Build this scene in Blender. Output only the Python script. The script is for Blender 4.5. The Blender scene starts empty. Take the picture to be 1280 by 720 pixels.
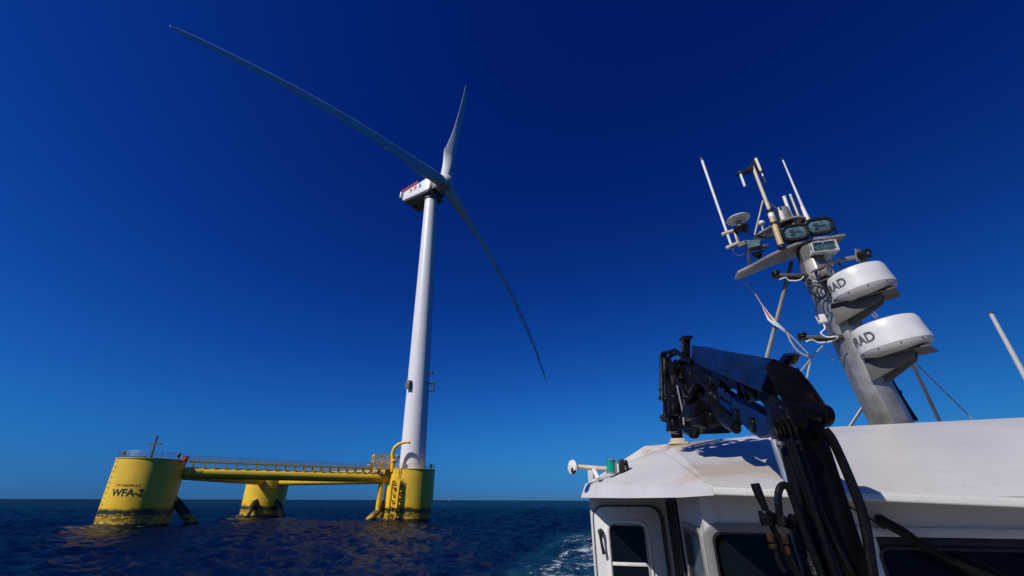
import bpy, bmesh, math, random
import numpy as np
from mathutils import Vector, Matrix
random.seed(7)
rad = math.radians
scene = bpy.context.scene
COL = scene.collection

# ------------------------------------------------------------------ camera, sky, sun, exposure
EYE = Vector((0, 0, 4.4))
PITCH, ROLL, FPX = rad(26.6), rad(-0.17), 530.0
cam_d = bpy.data.cameras.new('camera')
cam_d.sensor_width = 36.0
cam_d.lens = FPX / 1280 * 36.0
cam_d.clip_start = 0.05
cam_d.clip_end = 200000
cam = bpy.data.objects.new('camera', cam_d)
COL.objects.link(cam)
cam.location = EYE
cam.rotation_euler = (Matrix.Rotation(rad(90) + PITCH, 3, 'X') @ Matrix.Rotation(-ROLL, 3, 'Z')).to_euler()
scene.camera = cam

SUN_EL = 40.0
SUN_AZ = Vector((-0.755, -0.656, 0)).normalized()
sun_dir = Vector((SUN_AZ.x * math.cos(rad(SUN_EL)), SUN_AZ.y * math.cos(rad(SUN_EL)), math.sin(rad(SUN_EL))))
sd = bpy.data.lights.new('sun', 'SUN')
sd.energy = 4.2
sd.angle = rad(0.5)
sd.color = (1.0, 0.95, 0.88)
so = bpy.data.objects.new('sun', sd)
COL.objects.link(so)
so.rotation_euler = sun_dir.to_track_quat('Z', 'Y').to_euler()

world = bpy.data.worlds.new('World')
scene.world = world
world.use_nodes = True
wt = world.node_tree
wt.nodes.clear()
def wn(t, **k):
    n = wt.nodes.new(t)
    for a, b in k.items():
        setattr(n, a, b)
    return n
sky = wn('ShaderNodeTexSky', sky_type='NISHITA', sun_disc=False)
sky.sun_elevation = rad(SUN_EL)
sky.sun_rotation = math.atan2(SUN_AZ.x, SUN_AZ.y) % (2 * math.pi)
sky.altitude = 0
sky.air_density = 1.0
sky.dust_density = 0.2
sky.ozone_density = 3.0
sky.dust_density = 0.2
SKY_GAIN, SKY_POW = (0.0022, 0.0094, 0.0405), (2.5, 2.15, 1.48)     # clear polarised sky: contrast per channel
tcw = wn('ShaderNodeTexCoord'); sxy = wn('ShaderNodeSeparateXYZ'); cxy = wn('ShaderNodeCombineXYZ')
wt.links.new(tcw.outputs['Generated'], sxy.inputs[0])
def wmath(op, a, b):
    n = wn('ShaderNodeMath', operation=op)
    for i, q in enumerate((a, b)):
        if isinstance(q, (int, float)): n.inputs[i].default_value = q
        else: wt.links.new(q, n.inputs[i])
    return n.outputs[0]
# very clear air: the horizon takes the colour of the sky a few degrees up
zz = wmath('SQRT', wmath('ADD', wmath('MULTIPLY', sxy.outputs[2], sxy.outputs[2]), 0.155 ** 2), 0)
wt.links.new(sxy.outputs[0], cxy.inputs[0]); wt.links.new(sxy.outputs[1], cxy.inputs[1]); wt.links.new(zz, cxy.inputs[2])
nrm = wn('ShaderNodeVectorMath', operation='NORMALIZE'); wt.links.new(cxy.outputs[0], nrm.inputs[0])
wt.links.new(nrm.outputs[0], sky.inputs[0])
sc_ = wn('ShaderNodeSeparateColor'); cc_ = wn('ShaderNodeCombineColor')
wt.links.new(sky.outputs[0], sc_.inputs[0])
SKY_STR = 0.10
dt = wn('ShaderNodeVectorMath', operation='DOT_PRODUCT'); wt.links.new(tcw.outputs['Generated'], dt.inputs[0]); dt.inputs[1].default_value = (0.80, 0.60, 0.0)
anti = wmath('SUBTRACT', 1.0, wmath('MULTIPLY', wmath('POWER', wmath('MAXIMUM', dt.outputs['Value'], 0.0), 4), 0.30))
for i in range(3):
    low = wmath('SUBTRACT', 1.0, wmath('MULTIPLY', wmath('EXPONENT', wmath('MULTIPLY', wmath('ABSOLUTE', sxy.outputs[2], 0), -1 / 0.05), 0), (-0.35, 0.36, 0.46)[i]))
    val = wmath('MULTIPLY', wmath('MULTIPLY', wmath('POWER', sc_.outputs[i], SKY_POW[i]), wmath('MULTIPLY', low, anti)), SKY_GAIN[i])
    wt.links.new(wmath('DIVIDE', wmath('MINIMUM', val, (0.10, 0.26, 0.62)[i]), SKY_STR), cc_.inputs[i])
bg = wn('ShaderNodeBackground'); bg.inputs[1].default_value = SKY_STR
wo = wn('ShaderNodeOutputWorld')
wt.links.new(cc_.outputs[0], bg.inputs[0])
wt.links.new(bg.outputs[0], wo.inputs[0])
vs = scene.view_settings
vs.view_transform = 'Standard'
vs.look = 'None'
vs.exposure = 0.0
vs.gamma = 1.0
vs.use_curve_mapping = False
scene.cycles.caustics_reflective = False
scene.cycles.caustics_refractive = False

# ------------------------------------------------------------------ survey helpers: pixel of the photograph + a real depth -> point
cp, sp = math.cos(PITCH), math.sin(PITCH)
def ray(px, py):
    u, v = px - 640.0, 360.0 - py
    c, s = math.cos(ROLL), math.sin(ROLL)
    u, v = u * c - v * s, u * s + v * c
    return Vector((u, FPX * cp - v * sp, v * cp + FPX * sp))
def P(px, py, Y):
    r = ray(px, py)
    return EYE + r * (Y / r.y)
BO = Vector((1.03, 2.6, 0))                       # boat frame: e = to port, a = aft
BE = Vector((0.974, -0.225, 0)).normalized()
BA = Vector((0.225, 0.974, 0)).normalized()
UP = Vector((0, 0, 1))
def bl(x, y, z):
    """boat frame (to port, aft, height above eye level) -> world"""
    return BO + BE * x + BA * y + Vector((0, 0, EYE.z + z))
def on_plane(px, py, q, n):
    r = ray(px, py)
    return EYE + r * ((q - EYE).dot(n) / r.dot(n))
def bp(px, py, y):
    return on_plane(px, py, BO + BA * y, BA)
def lz(w):
    d = w - BO
    return d.dot(BE), d.dot(BA), w.z - EYE.z
MO = Vector((3.75, 4.6, 0))
def mp(px, py, off=0.0):
    return on_plane(px, py, MO + BA * off, BA)

# ------------------------------------------------------------------ materials
def mat(name, color, rough=0.5, metal=0.0, var=0.12, scale=3.0, bump=0.0, bscale=40.0, spec=0.5, stain=None, coat=0.0, detail=5):
    m = bpy.data.materials.new(name)
    m.use_nodes = True
    nt = m.node_tree
    b = nt.nodes['Principled BSDF']
    b.inputs['Roughness'].default_value = rough
    b.inputs['Metallic'].default_value = metal
    b.inputs['Specular IOR Level'].default_value = spec
    if coat:
        b.inputs['Coat Weight'].default_value = coat
    tc = nt.nodes.new('ShaderNodeNewGeometry')
    n = nt.nodes.new('ShaderNodeTexNoise')
    n.inputs['Scale'].default_value = scale
    n.inputs['Detail'].default_value = detail
    nt.links.new(tc.outputs['Position'], n.inputs['Vector'])
    r = nt.nodes.new('ShaderNodeMapRange')
    r.inputs[1].default_value = 0.3; r.inputs[2].default_value = 0.7
    r.inputs[3].default_value = 1 - var; r.inputs[4].default_value = 1 + var
    nt.links.new(n.outputs['Fac'], r.inputs[0])
    mx = nt.nodes.new('ShaderNodeMix'); mx.data_type = 'RGBA'; mx.blend_type = 'MULTIPLY'
    mx.inputs[0].default_value = 1.0
    mx.inputs[6].default_value = (*color, 1)
    nt.links.new(r.outputs[0], mx.inputs[7])
    out = mx.outputs[2]
    if stain:                                     # (colour, scale, threshold, softness, stretch xyz)
        sc, ss, th, sw, st = stain
        mpn = nt.nodes.new('ShaderNodeMapping'); mpn.inputs['Scale'].default_value = st
        nt.links.new(tc.outputs['Position'], mpn.inputs['Vector'])
        n2 = nt.nodes.new('ShaderNodeTexNoise'); n2.inputs['Scale'].default_value = ss
        n2.inputs['Detail'].default_value = 8; n2.inputs['Roughness'].default_value = 0.65
        nt.links.new(mpn.outputs[0], n2.inputs['Vector'])
        r2 = nt.nodes.new('ShaderNodeMapRange')
        r2.inputs[1].default_value = th; r2.inputs[2].default_value = th + sw
        nt.links.new(n2.outputs['Fac'], r2.inputs[0])
        m2 = nt.nodes.new('ShaderNodeMix'); m2.data_type = 'RGBA'
        nt.links.new(r2.outputs[0], m2.inputs[0])
        nt.links.new(out, m2.inputs[6])
        m2.inputs[7].default_value = (*sc, 1)
        out = m2.outputs[2]
    nt.links.new(out, b.inputs['Base Color'])
    rr = nt.nodes.new('ShaderNodeMapRange')
    rr.inputs[3].default_value = max(0.02, rough - 0.08); rr.inputs[4].default_value = min(1, rough + 0.08)
    nt.links.new(n.outputs['Fac'], rr.inputs[0])
    nt.links.new(rr.outputs[0], b.inputs['Roughness'])
    if bump:
        n3 = nt.nodes.new('ShaderNodeTexNoise'); n3.inputs['Scale'].default_value = bscale; n3.inputs['Detail'].default_value = 4
        nt.links.new(tc.outputs['Position'], n3.inputs['Vector'])
        bm_ = nt.nodes.new('ShaderNodeBump'); bm_.inputs['Strength'].default_value = bump; bm_.inputs['Distance'].default_value = 0.01
        nt.links.new(n3.outputs['Fac'], bm_.inputs['Height'])
        nt.links.new(bm_.outputs[0], b.inputs['Normal'])
    return m

M = {}
M['tower'] = mat('tower_paint', (0.70, 0.70, 0.71), 0.38, var=0.03, scale=0.25)
M['blade'] = mat('blade_gelcoat', (0.66, 0.67, 0.68), 0.35, var=0.04, scale=0.15)
M['nacelle'] = mat('nacelle_white', (0.74, 0.75, 0.76), 0.4, var=0.04, scale=0.5)
M['nacelle_dark'] = mat('nacelle_underside', (0.16, 0.17, 0.18), 0.5, var=0.1, scale=0.6)
M['red'] = mat('signal_red', (0.42, 0.02, 0.03), 0.5)
M['blue_mark'] = mat('blue_mark', (0.02, 0.05, 0.30), 0.5)
M['black_letter'] = mat('black_lettering', (0.012, 0.012, 0.012), 0.6)
M['steel'] = mat('galvanised_steel', (0.22, 0.22, 0.22), 0.45, 0.6, scale=4)
M['dark_steel'] = mat('dark_steel', (0.06, 0.065, 0.07), 0.5, 0.3, scale=4)
M['grey_box'] = mat('grey_box_paint', (0.12, 0.13, 0.14), 0.5)
M['yellow_plain'] = mat('yellow_steel_paint', (0.80, 0.50, 0.010), 0.45, var=0.12, scale=0.7, stain=((0.25, 0.13, 0.02), 0.8, 0.6, 0.1, (1, 1, 0.4)))
M['deck_plate'] = mat('deck_grating', (0.20, 0.17, 0.06), 0.7)
M['boat_white'] = mat('boat_white_paint', (0.61, 0.595, 0.58), 0.4, var=0.07, scale=2.2, bump=0.05, bscale=60, stain=((0.45, 0.41, 0.36), 3.0, 0.62, 0.12, (1, 1, 0.3)))
M['roof_white'] = mat('roof_white_paint', (0.56, 0.54, 0.515), 0.40, var=0.05, scale=1.2, bump=0.06, bscale=140, stain=((0.43, 0.41, 0.385), 14.0, 0.60, 0.10, (1, 1, 1)), detail=10)
def rust_stain(m, centre, radius, colour, amount=0.75):
    nt = m.node_tree; b = nt.nodes['Principled BSDF']; src = b.inputs['Base Color'].links[0].from_socket
    g = nt.nodes.new('ShaderNodeNewGeometry'); d = nt.nodes.new('ShaderNodeVectorMath'); d.operation = 'DISTANCE'
    d.inputs[1].default_value = centre; nt.links.new(g.outputs['Position'], d.inputs[0])
    n = nt.nodes.new('ShaderNodeTexNoise'); n.inputs['Scale'].default_value = 5.5; n.inputs['Detail'].default_value = 9; n.inputs['Roughness'].default_value = 0.66
    nt.links.new(g.outputs['Position'], n.inputs['Vector'])
    a = nt.nodes.new('ShaderNodeMath'); a.operation = 'MULTIPLY_ADD'; a.inputs[1].default_value = -2.4 * radius; nt.links.new(n.outputs['Fac'], a.inputs[0]); nt.links.new(d.outputs['Value'], a.inputs[2])
    r = nt.nodes.new('ShaderNodeMapRange'); r.inputs[1].default_value = -0.15 * radius; r.inputs[2].default_value = -0.75 * radius; r.inputs[3].default_value = 0; r.inputs[4].default_value = amount
    nt.links.new(a.outputs[0], r.inputs[0])
    x = nt.nodes.new('ShaderNodeMix'); x.data_type = 'RGBA'; nt.links.new(r.outputs[0], x.inputs[0]); nt.links.new(src, x.inputs[6]); x.inputs[7].default_value = (*colour, 1)
    nt.links.new(x.outputs[2], b.inputs['Base Color'])
M['frame_grey'] = mat('window_frame_grey', (0.19, 0.18, 0.168), 0.5)
M['rubber'] = mat('black_rubber', (0.012, 0.012, 0.013), 0.5, var=0.3, scale=20)
M['hose'] = mat('black_hydraulic_hose', (0.004, 0.004, 0.0045), 0.30, var=0.3, scale=30, bump=0.15, bscale=140, spec=0.20)
M['hose_worn'] = mat('worn_hose', (0.005, 0.005, 0.0055), 0.4, var=0.3, scale=25, spec=0.2, stain=((0.22, 0.22, 0.22), 45, 0.61, 0.05, (1, 1, 0.5)))
M['crane_blue'] = mat('crane_navy_paint', (0.0025, 0.015, 0.066), 0.40, var=0.3, scale=6, bump=0.15, bscale=50, spec=0.10, stain=((0.008, 0.008, 0.01), 5, 0.60, 0.1, (1, 1, 1)))
M['crane_black'] = mat('crane_greasy_black', (0.0035, 0.0035, 0.0045), 0.30, var=0.35, scale=9, bump=0.45, bscale=55, spec=0.12, stain=((0.035, 0.013, 0.006), 9, 0.67, 0.06, (1, 1, 1)))
M['rust'] = mat('rusty_fitting', (0.030, 0.013, 0.005), 0.7, spec=0.15, var=0.4, scale=25, bump=0.3, bscale=90, stain=((0.010, 0.008, 0.006), 22, 0.46, 0.1, (1, 1, 1)))
M['chrome'] = mat('chrome_rod', (0.50, 0.48, 0.45), 0.28, 0.75, var=0.2, scale=12, stain=((0.35, 0.22, 0.10), 14, 0.6, 0.1, (1, 1, 1)))
M['mast_metal'] = mat('mast_brushed_aluminium', (0.27, 0.255, 0.235), 0.38, 0.65, var=0.28, scale=6, bump=0.08, bscale=80, stain=((0.42, 0.37, 0.30), 8, 0.53, 0.2, (1, 1, 0.15)))
M['plate_metal'] = mat('plate_aluminium', (0.27, 0.255, 0.235), 0.5, 0.4, var=0.22, scale=7)
M['plate_dark'] = mat('plate_shaded_grey', (0.075, 0.072, 0.068), 0.6, 0.2, var=0.2, scale=7)  # grey darkened so the colour carries the shade under plates and gussets
M['dome_white'] = mat('radome_white', (0.60, 0.59, 0.58), 0.4, var=0.07, scale=6, stain=((0.42, 0.39, 0.34), 8, 0.58, 0.16, (1, 1, 0.22)))
M['dome_base'] = mat('radome_grey_underside', (0.40, 0.39, 0.39), 0.45, var=0.05, scale=5)
M['grey_letter'] = mat('dark_grey_lettering', (0.09, 0.10, 0.11), 0.5)
M['white_plastic'] = mat('white_plastic', (0.68, 0.67, 0.64), 0.4, var=0.07, scale=12)
M['cream_pole'] = mat('aged_cream_fibreglass', (0.55, 0.47, 0.33), 0.5, var=0.15, scale=14)
M['tan_pole'] = mat('tan_insulator', (0.48, 0.35, 0.16), 0.5, var=0.2, scale=16)
M['black_plastic'] = mat('black_plastic', (0.010, 0.010, 0.011), 0.45, var=0.2, scale=15, spec=0.3)
M['lens'] = mat('lamp_glass', (0.085, 0.135, 0.155), 0.1, 0.0, var=0.45, scale=22, spec=0.8)
M['lens_dark'] = mat('lamp_interior', (0.03, 0.05, 0.055), 0.2)
M['reflector'] = mat('lamp_reflector', (0.55, 0.60, 0.62), 0.12, 0.9)
M['glass_dark'] = mat('dark_window_glass', (0.004, 0.007, 0.009), 0.03, 0.0, var=0.2, spec=0.5)
M['glass_side'] = mat('tinted_side_glass', (0.10, 0.15, 0.17), 0.06, 0.0, var=0.1, spec=0.7)
M['green_lamp'] = mat('green_lamp_lens', (0.0, 0.30, 0.22), 0.15, spec=0.8)
M['rope'] = mat('grey_rope', (0.34, 0.31, 0.26), 0.85, var=0.25, scale=60)
M['pennant'] = mat('white_cloth', (0.62, 0.60, 0.58), 0.85, var=0.1, scale=9)
M['deck'] = mat('boat_deck_pale', (0.30, 0.28, 0.26), 0.7)
M['hull'] = mat('hull_navy', (0.015, 0.03, 0.07), 0.35)
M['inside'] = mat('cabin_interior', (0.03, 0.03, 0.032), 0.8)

def col_mat(top=2.95):
    """yellow column paint: faded upper coat, brighter band, weed and scum band at the waterline"""
    m = mat('yellow_column_paint', (0.79, 0.505, 0.030), 0.42, var=0.10, scale=0.35)
    nt = m.node_tree
    b = nt.nodes['Principled BSDF']
    src = b.inputs['Base Color'].links[0].from_socket
    g = nt.nodes.new('ShaderNodeNewGeometry')
    sx = nt.nodes.new('ShaderNodeSeparateXYZ'); nt.links.new(g.outputs['Position'], sx.inputs[0])
    def noise(scale, det, st=(1, 1, 1), rough=0.6):
        mp_ = nt.nodes.new('ShaderNodeMapping'); mp_.inputs['Scale'].default_value = st
        nt.links.new(g.outputs['Position'], mp_.inputs[0])
        n = nt.nodes.new('ShaderNodeTexNoise'); n.inputs['Scale'].default_value = scale; n.inputs['Detail'].default_value = det
        n.inputs['Roughness'].default_value = rough
        nt.links.new(mp_.outputs[0], n.inputs['Vector'])
        return n.outputs['Fac']
    def math_(op, a, bb):
        n = nt.nodes.new('ShaderNodeMath'); n.operation = op
        for i, q in enumerate((a, bb)):
            if isinstance(q, (int, float)): n.inputs[i].default_value = q
            else: nt.links.new(q, n.inputs[i])
        return n.outputs[0]
    def ramp(v, a, bb, c=0.0, d=1.0):
        n = nt.nodes.new('ShaderNodeMapRange'); n.inputs[1].default_value = a; n.inputs[2].default_value = bb
        n.inputs[3].default_value = c; n.inputs[4].default_value = d
        nt.links.new(v, n.inputs[0]); return n.outputs[0]
    def mix(f, a, c):
        n = nt.nodes.new('ShaderNodeMix'); n.data_type = 'RGBA'
        nt.links.new(f, n.inputs[0]); nt.links.new(a, n.inputs[6])
        n.inputs[7].default_value = (*c, 1); return n.outputs[2]
    z = sx.outputs[2]
    o = mix(ramp(math_('ADD', z, math_('MULTIPLY', noise(0.9, 3), 0.10)), 4.12, 4.06, 0, 0.9), src, (0.80, 0.49, 0.005))
    seam = ramp(math_('ABSOLUTE', math_('SUBTRACT', math_('FRACT', math_('DIVIDE', z, 2.35), 0), 0.5), 0), 0.475, 0.492)
    o = mix(math_('MULTIPLY', seam, 0.30), o, (0.30, 0.20, 0.03))
    # thin vertical run marks
    runs = math_('MULTIPLY', ramp(noise(2.2, 6, (1, 1, 0.05)), 0.56, 0.72), 0.5)
    o = mix(runs, o, (0.34, 0.22, 0.03))
    # weed band, ragged top
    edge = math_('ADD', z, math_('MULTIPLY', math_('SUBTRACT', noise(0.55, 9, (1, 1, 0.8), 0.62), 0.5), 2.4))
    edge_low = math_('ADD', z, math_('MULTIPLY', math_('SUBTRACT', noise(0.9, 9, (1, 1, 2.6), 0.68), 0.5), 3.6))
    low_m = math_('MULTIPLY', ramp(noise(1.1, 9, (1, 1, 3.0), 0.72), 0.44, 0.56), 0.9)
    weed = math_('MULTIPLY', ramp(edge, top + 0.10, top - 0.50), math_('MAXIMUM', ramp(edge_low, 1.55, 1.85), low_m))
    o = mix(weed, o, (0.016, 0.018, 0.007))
    scum = math_('MULTIPLY', ramp(noise(2.2, 8, (1, 1, 2.6), 0.7), 0.46, 0.60), ramp(z, 2.2, 1.6))
    o = mix(math_('MULTIPLY', scum, 0.8), o, (0.22, 0.11, 0.012))
    o = mix(ramp(math_('ADD', z, math_('MULTIPLY', math_('SUBTRACT', noise(1.3, 6), 0.5), 1.0)), 0.50, 0.30), o, (0.012, 0.012, 0.008))
    nt.links.new(o, b.inputs['Base Color'])
    return m
M['yellow'] = col_mat()
M['yellow_brace_shaded'] = col_mat(4.6)  # weed raised up the braces, its dark colour also standing in for shade

# ------------------------------------------------------------------ mesh builder
class MB:
    def __init__(self): self.v, self.f = [], []
    def add(self, vs_, fs):
        k = len(self.v)
        self.v += [Vector(q) for q in vs_]
        self.f += [tuple(i + k for i in q) for q in fs]
        return self
    def box(self, c, s, R=None):
        c = Vector(c); R = R or Matrix.Identity(3)
        vs_ = [c + R @ Vector((x * s[0] / 2, y * s[1] / 2, z * s[2] / 2)) for x in (-1, 1) for y in (-1, 1) for z in (-1, 1)]
        return self.add(vs_, [(0, 1, 3, 2), (4, 6, 7, 5), (0, 4, 5, 1), (2, 3, 7, 6), (0, 2, 6, 4), (1, 5, 7, 3)])
    def obox(self, a, b, w, h, up=UP):
        a, b = Vector(a), Vector(b); d = (b - a).normalized()
        s = d.cross(up)
        if s.length < 1e-4: s = d.cross(Vector((1, 0, 0)))
        s.normalize(); t = s.cross(d)
        vs_ = [p + s * (i * w / 2) + t * (j * h / 2) for p in (a, b) for i, j in ((-1, -1), (1, -1), (1, 1), (-1, 1))]
        return self.add(vs_, [(0, 1, 2, 3), (7, 6, 5, 4), (0, 4, 5, 1), (1, 5, 6, 2), (2, 6, 7, 3), (3, 7, 4, 0)])
    def rings(self, rs, close=True, caps=True):
        n = len(rs[0]); vs_ = [q for r in rs for q in r]; fs = []
        for i in range(len(rs) - 1):
            for j in range(n if close else n - 1):
                k = (j + 1) % n
                fs.append((i * n + j, i * n + k, (i + 1) * n + k, (i + 1) * n + j))
        if caps:
            fs.append(tuple(range(n))); fs.append(tuple((len(rs) - 1) * n + j for j in reversed(range(n))))
        return self.add(vs_, fs)
    def cyl(self, a, b, r0, r1=None, n=16):
        return self.tube([a, b], [r0, r0 if r1 is None else r1], n, smooth=False)
    def tube(self, pts, r, n=8, smooth=True, sub=6):
        pts = [Vector(q) for q in pts]
        rr = r if isinstance(r, (list, tuple)) else [r] * len(pts)
        if smooth and len(pts) > 2:
            o, ro = [], []
            for i in range(len(pts) - 1):
                p0, p1, p2, p3 = pts[max(i - 1, 0)], pts[i], pts[i + 1], pts[min(i + 2, len(pts) - 1)]
                for k in range(sub):
                    t = k / sub
                    o.append(0.5 * ((2 * p1) + (p2 - p0) * t + (2 * p0 - 5 * p1 + 4 * p2 - p3) * t * t + (3 * p1 - p0 - 3 * p2 + p3) * t ** 3))
                    ro.append(rr[i] * (1 - t) + rr[i + 1] * t)
            o.append(pts[-1]); ro.append(rr[-1]); pts, rr = o, ro
        rs, s = [], None
        for i, q in enumerate(pts):
            d = (pts[min(i + 1, len(pts) - 1)] - pts[max(i - 1, 0)]).normalized()
            if s is None:
                s = d.cross(UP)
                if s.length < 1e-3: s = d.cross(Vector((1, 0, 0)))
            s = (s - d * s.dot(d)).normalized(); t = d.cross(s)
            rs.append([q + (s * math.cos(2 * math.pi * k / n) + t * math.sin(2 * math.pi * k / n)) * rr[i] for k in range(n)])
        return self.rings(rs)
    def lathe(self, prof, o, ax=UP, n=32):
        o, ax = Vector(o), Vector(ax).normalized()
        s = ax.cross(Vector((0.3, 1, 0.1))).normalized(); t = ax.cross(s)
        return self.rings([[o + ax * z + (s * math.cos(2 * math.pi * k / n) + t * math.sin(2 * math.pi * k / n)) * max(r, 1e-4) for k in range(n)] for r, z in prof])
    def prism(self, poly, vec):
        vec = Vector(vec); a = [Vector(q) for q in poly]; n = len(a)
        return self.add(a + [q + vec for q in a], [tuple(range(n)), tuple(reversed(range(n, 2 * n)))] + [(i, (i + 1) % n, n + (i + 1) % n, n + i) for i in range(n)])
    def face(self, poly):
        return self.add(poly, [tuple(range(len(poly)))])

WLOC = {}
def part(name, mb, m, parent=None, label=None, bevel=0.0, smooth=35, seg=2, kind=None):
    lo = Vector([min(q[i] for q in mb.v) for i in range(3)]); hi = Vector([max(q[i] for q in mb.v) for i in range(3)])
    c = (lo + hi) / 2
    me = bpy.data.meshes.new(name)
    me.from_pydata([q - c for q in mb.v], [], mb.f)
    bm = bmesh.new(); bm.from_mesh(me)
    bmesh.ops.recalc_face_normals(bm, faces=bm.faces)
    if bevel:
        ed = [e for e in bm.edges if len(e.link_faces) == 2 and e.calc_face_angle(0) > rad(30)]
        bmesh.ops.bevel(bm, geom=ed, offset=bevel, segments=seg, profile=0.5, affect='EDGES', clamp_overlap=True)
    bm.to_mesh(me); bm.free()
    me.materials.append(m if not isinstance(m, str) else M[m])
    if smooth:
        for pl in me.polygons: pl.use_smooth = True
        me.set_sharp_from_angle(angle=rad(smooth))
    o = bpy.data.objects.new(name, me); COL.objects.link(o)
    WLOC[o.name] = c
    if parent is not None:
        o.parent = parent; o.location = c - WLOC[parent.name]
    else:
        o.location = c
    if label: o['label'] = label
    if kind: o['kind'] = kind
    return o
def tag(o, label, cat, group=None):
    o['label'] = label; o['category'] = cat
    if group: o['group'] = group
    return o
def thing(name, label, cat, loc, group=None):
    o = bpy.data.objects.new(name, None); COL.objects.link(o)
    o.empty_display_size = 0.2
    o.location = loc; WLOC[o.name] = Vector(loc)
    return tag(o, label, cat, group)
def copy_part(src, parent, shift):
    c = src.copy(); COL.objects.link(c); c.parent = parent
    w = WLOC[src.name] + Vector(shift); WLOC[c.name] = w
    c.location = w - (WLOC[parent.name] if parent is not None else Vector())
    return c
def text_mesh(s, width, height, cuts=2, bold=0.0, shear=0.0):
    """flat lettering as (verts2d, faces), stretched to width x height, centred"""
    cu = bpy.data.curves.new('lettering', 'FONT'); cu.body = s; cu.align_x = 'CENTER'; cu.align_y = 'CENTER'
    cu.offset = bold; cu.shear = shear; cu.resolution_u = 4
    ob = bpy.data.objects.new('lettering', cu); COL.objects.link(ob)
    dg = bpy.context.evaluated_depsgraph_get(); dg.update()
    me = bpy.data.meshes.new_from_object(ob.evaluated_get(dg))
    bpy.data.objects.remove(ob); bpy.data.curves.remove(cu)
    bm = bmesh.new(); bm.from_mesh(me)
    bmesh.ops.triangulate(bm, faces=bm.faces)
    if cuts: bmesh.ops.subdivide_edges(bm, edges=bm.edges, cuts=cuts, use_grid_fill=True)
    bm.verts.ensure_lookup_table()
    vv = [(q.co.x, q.co.y) for q in bm.verts]; ff = [tuple(q.index for q in f.verts) for f in bm.faces]
    bm.free(); bpy.data.meshes.remove(me)
    x0, x1 = min(q[0] for q in vv), max(q[0] for q in vv); y0, y1 = min(q[1] for q in vv), max(q[1] for q in vv)
    return [((x - (x0 + x1) / 2) / (x1 - x0) * width, (y - (y0 + y1) / 2) / (y1 - y0) * height) for x, y in vv], ff

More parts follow.
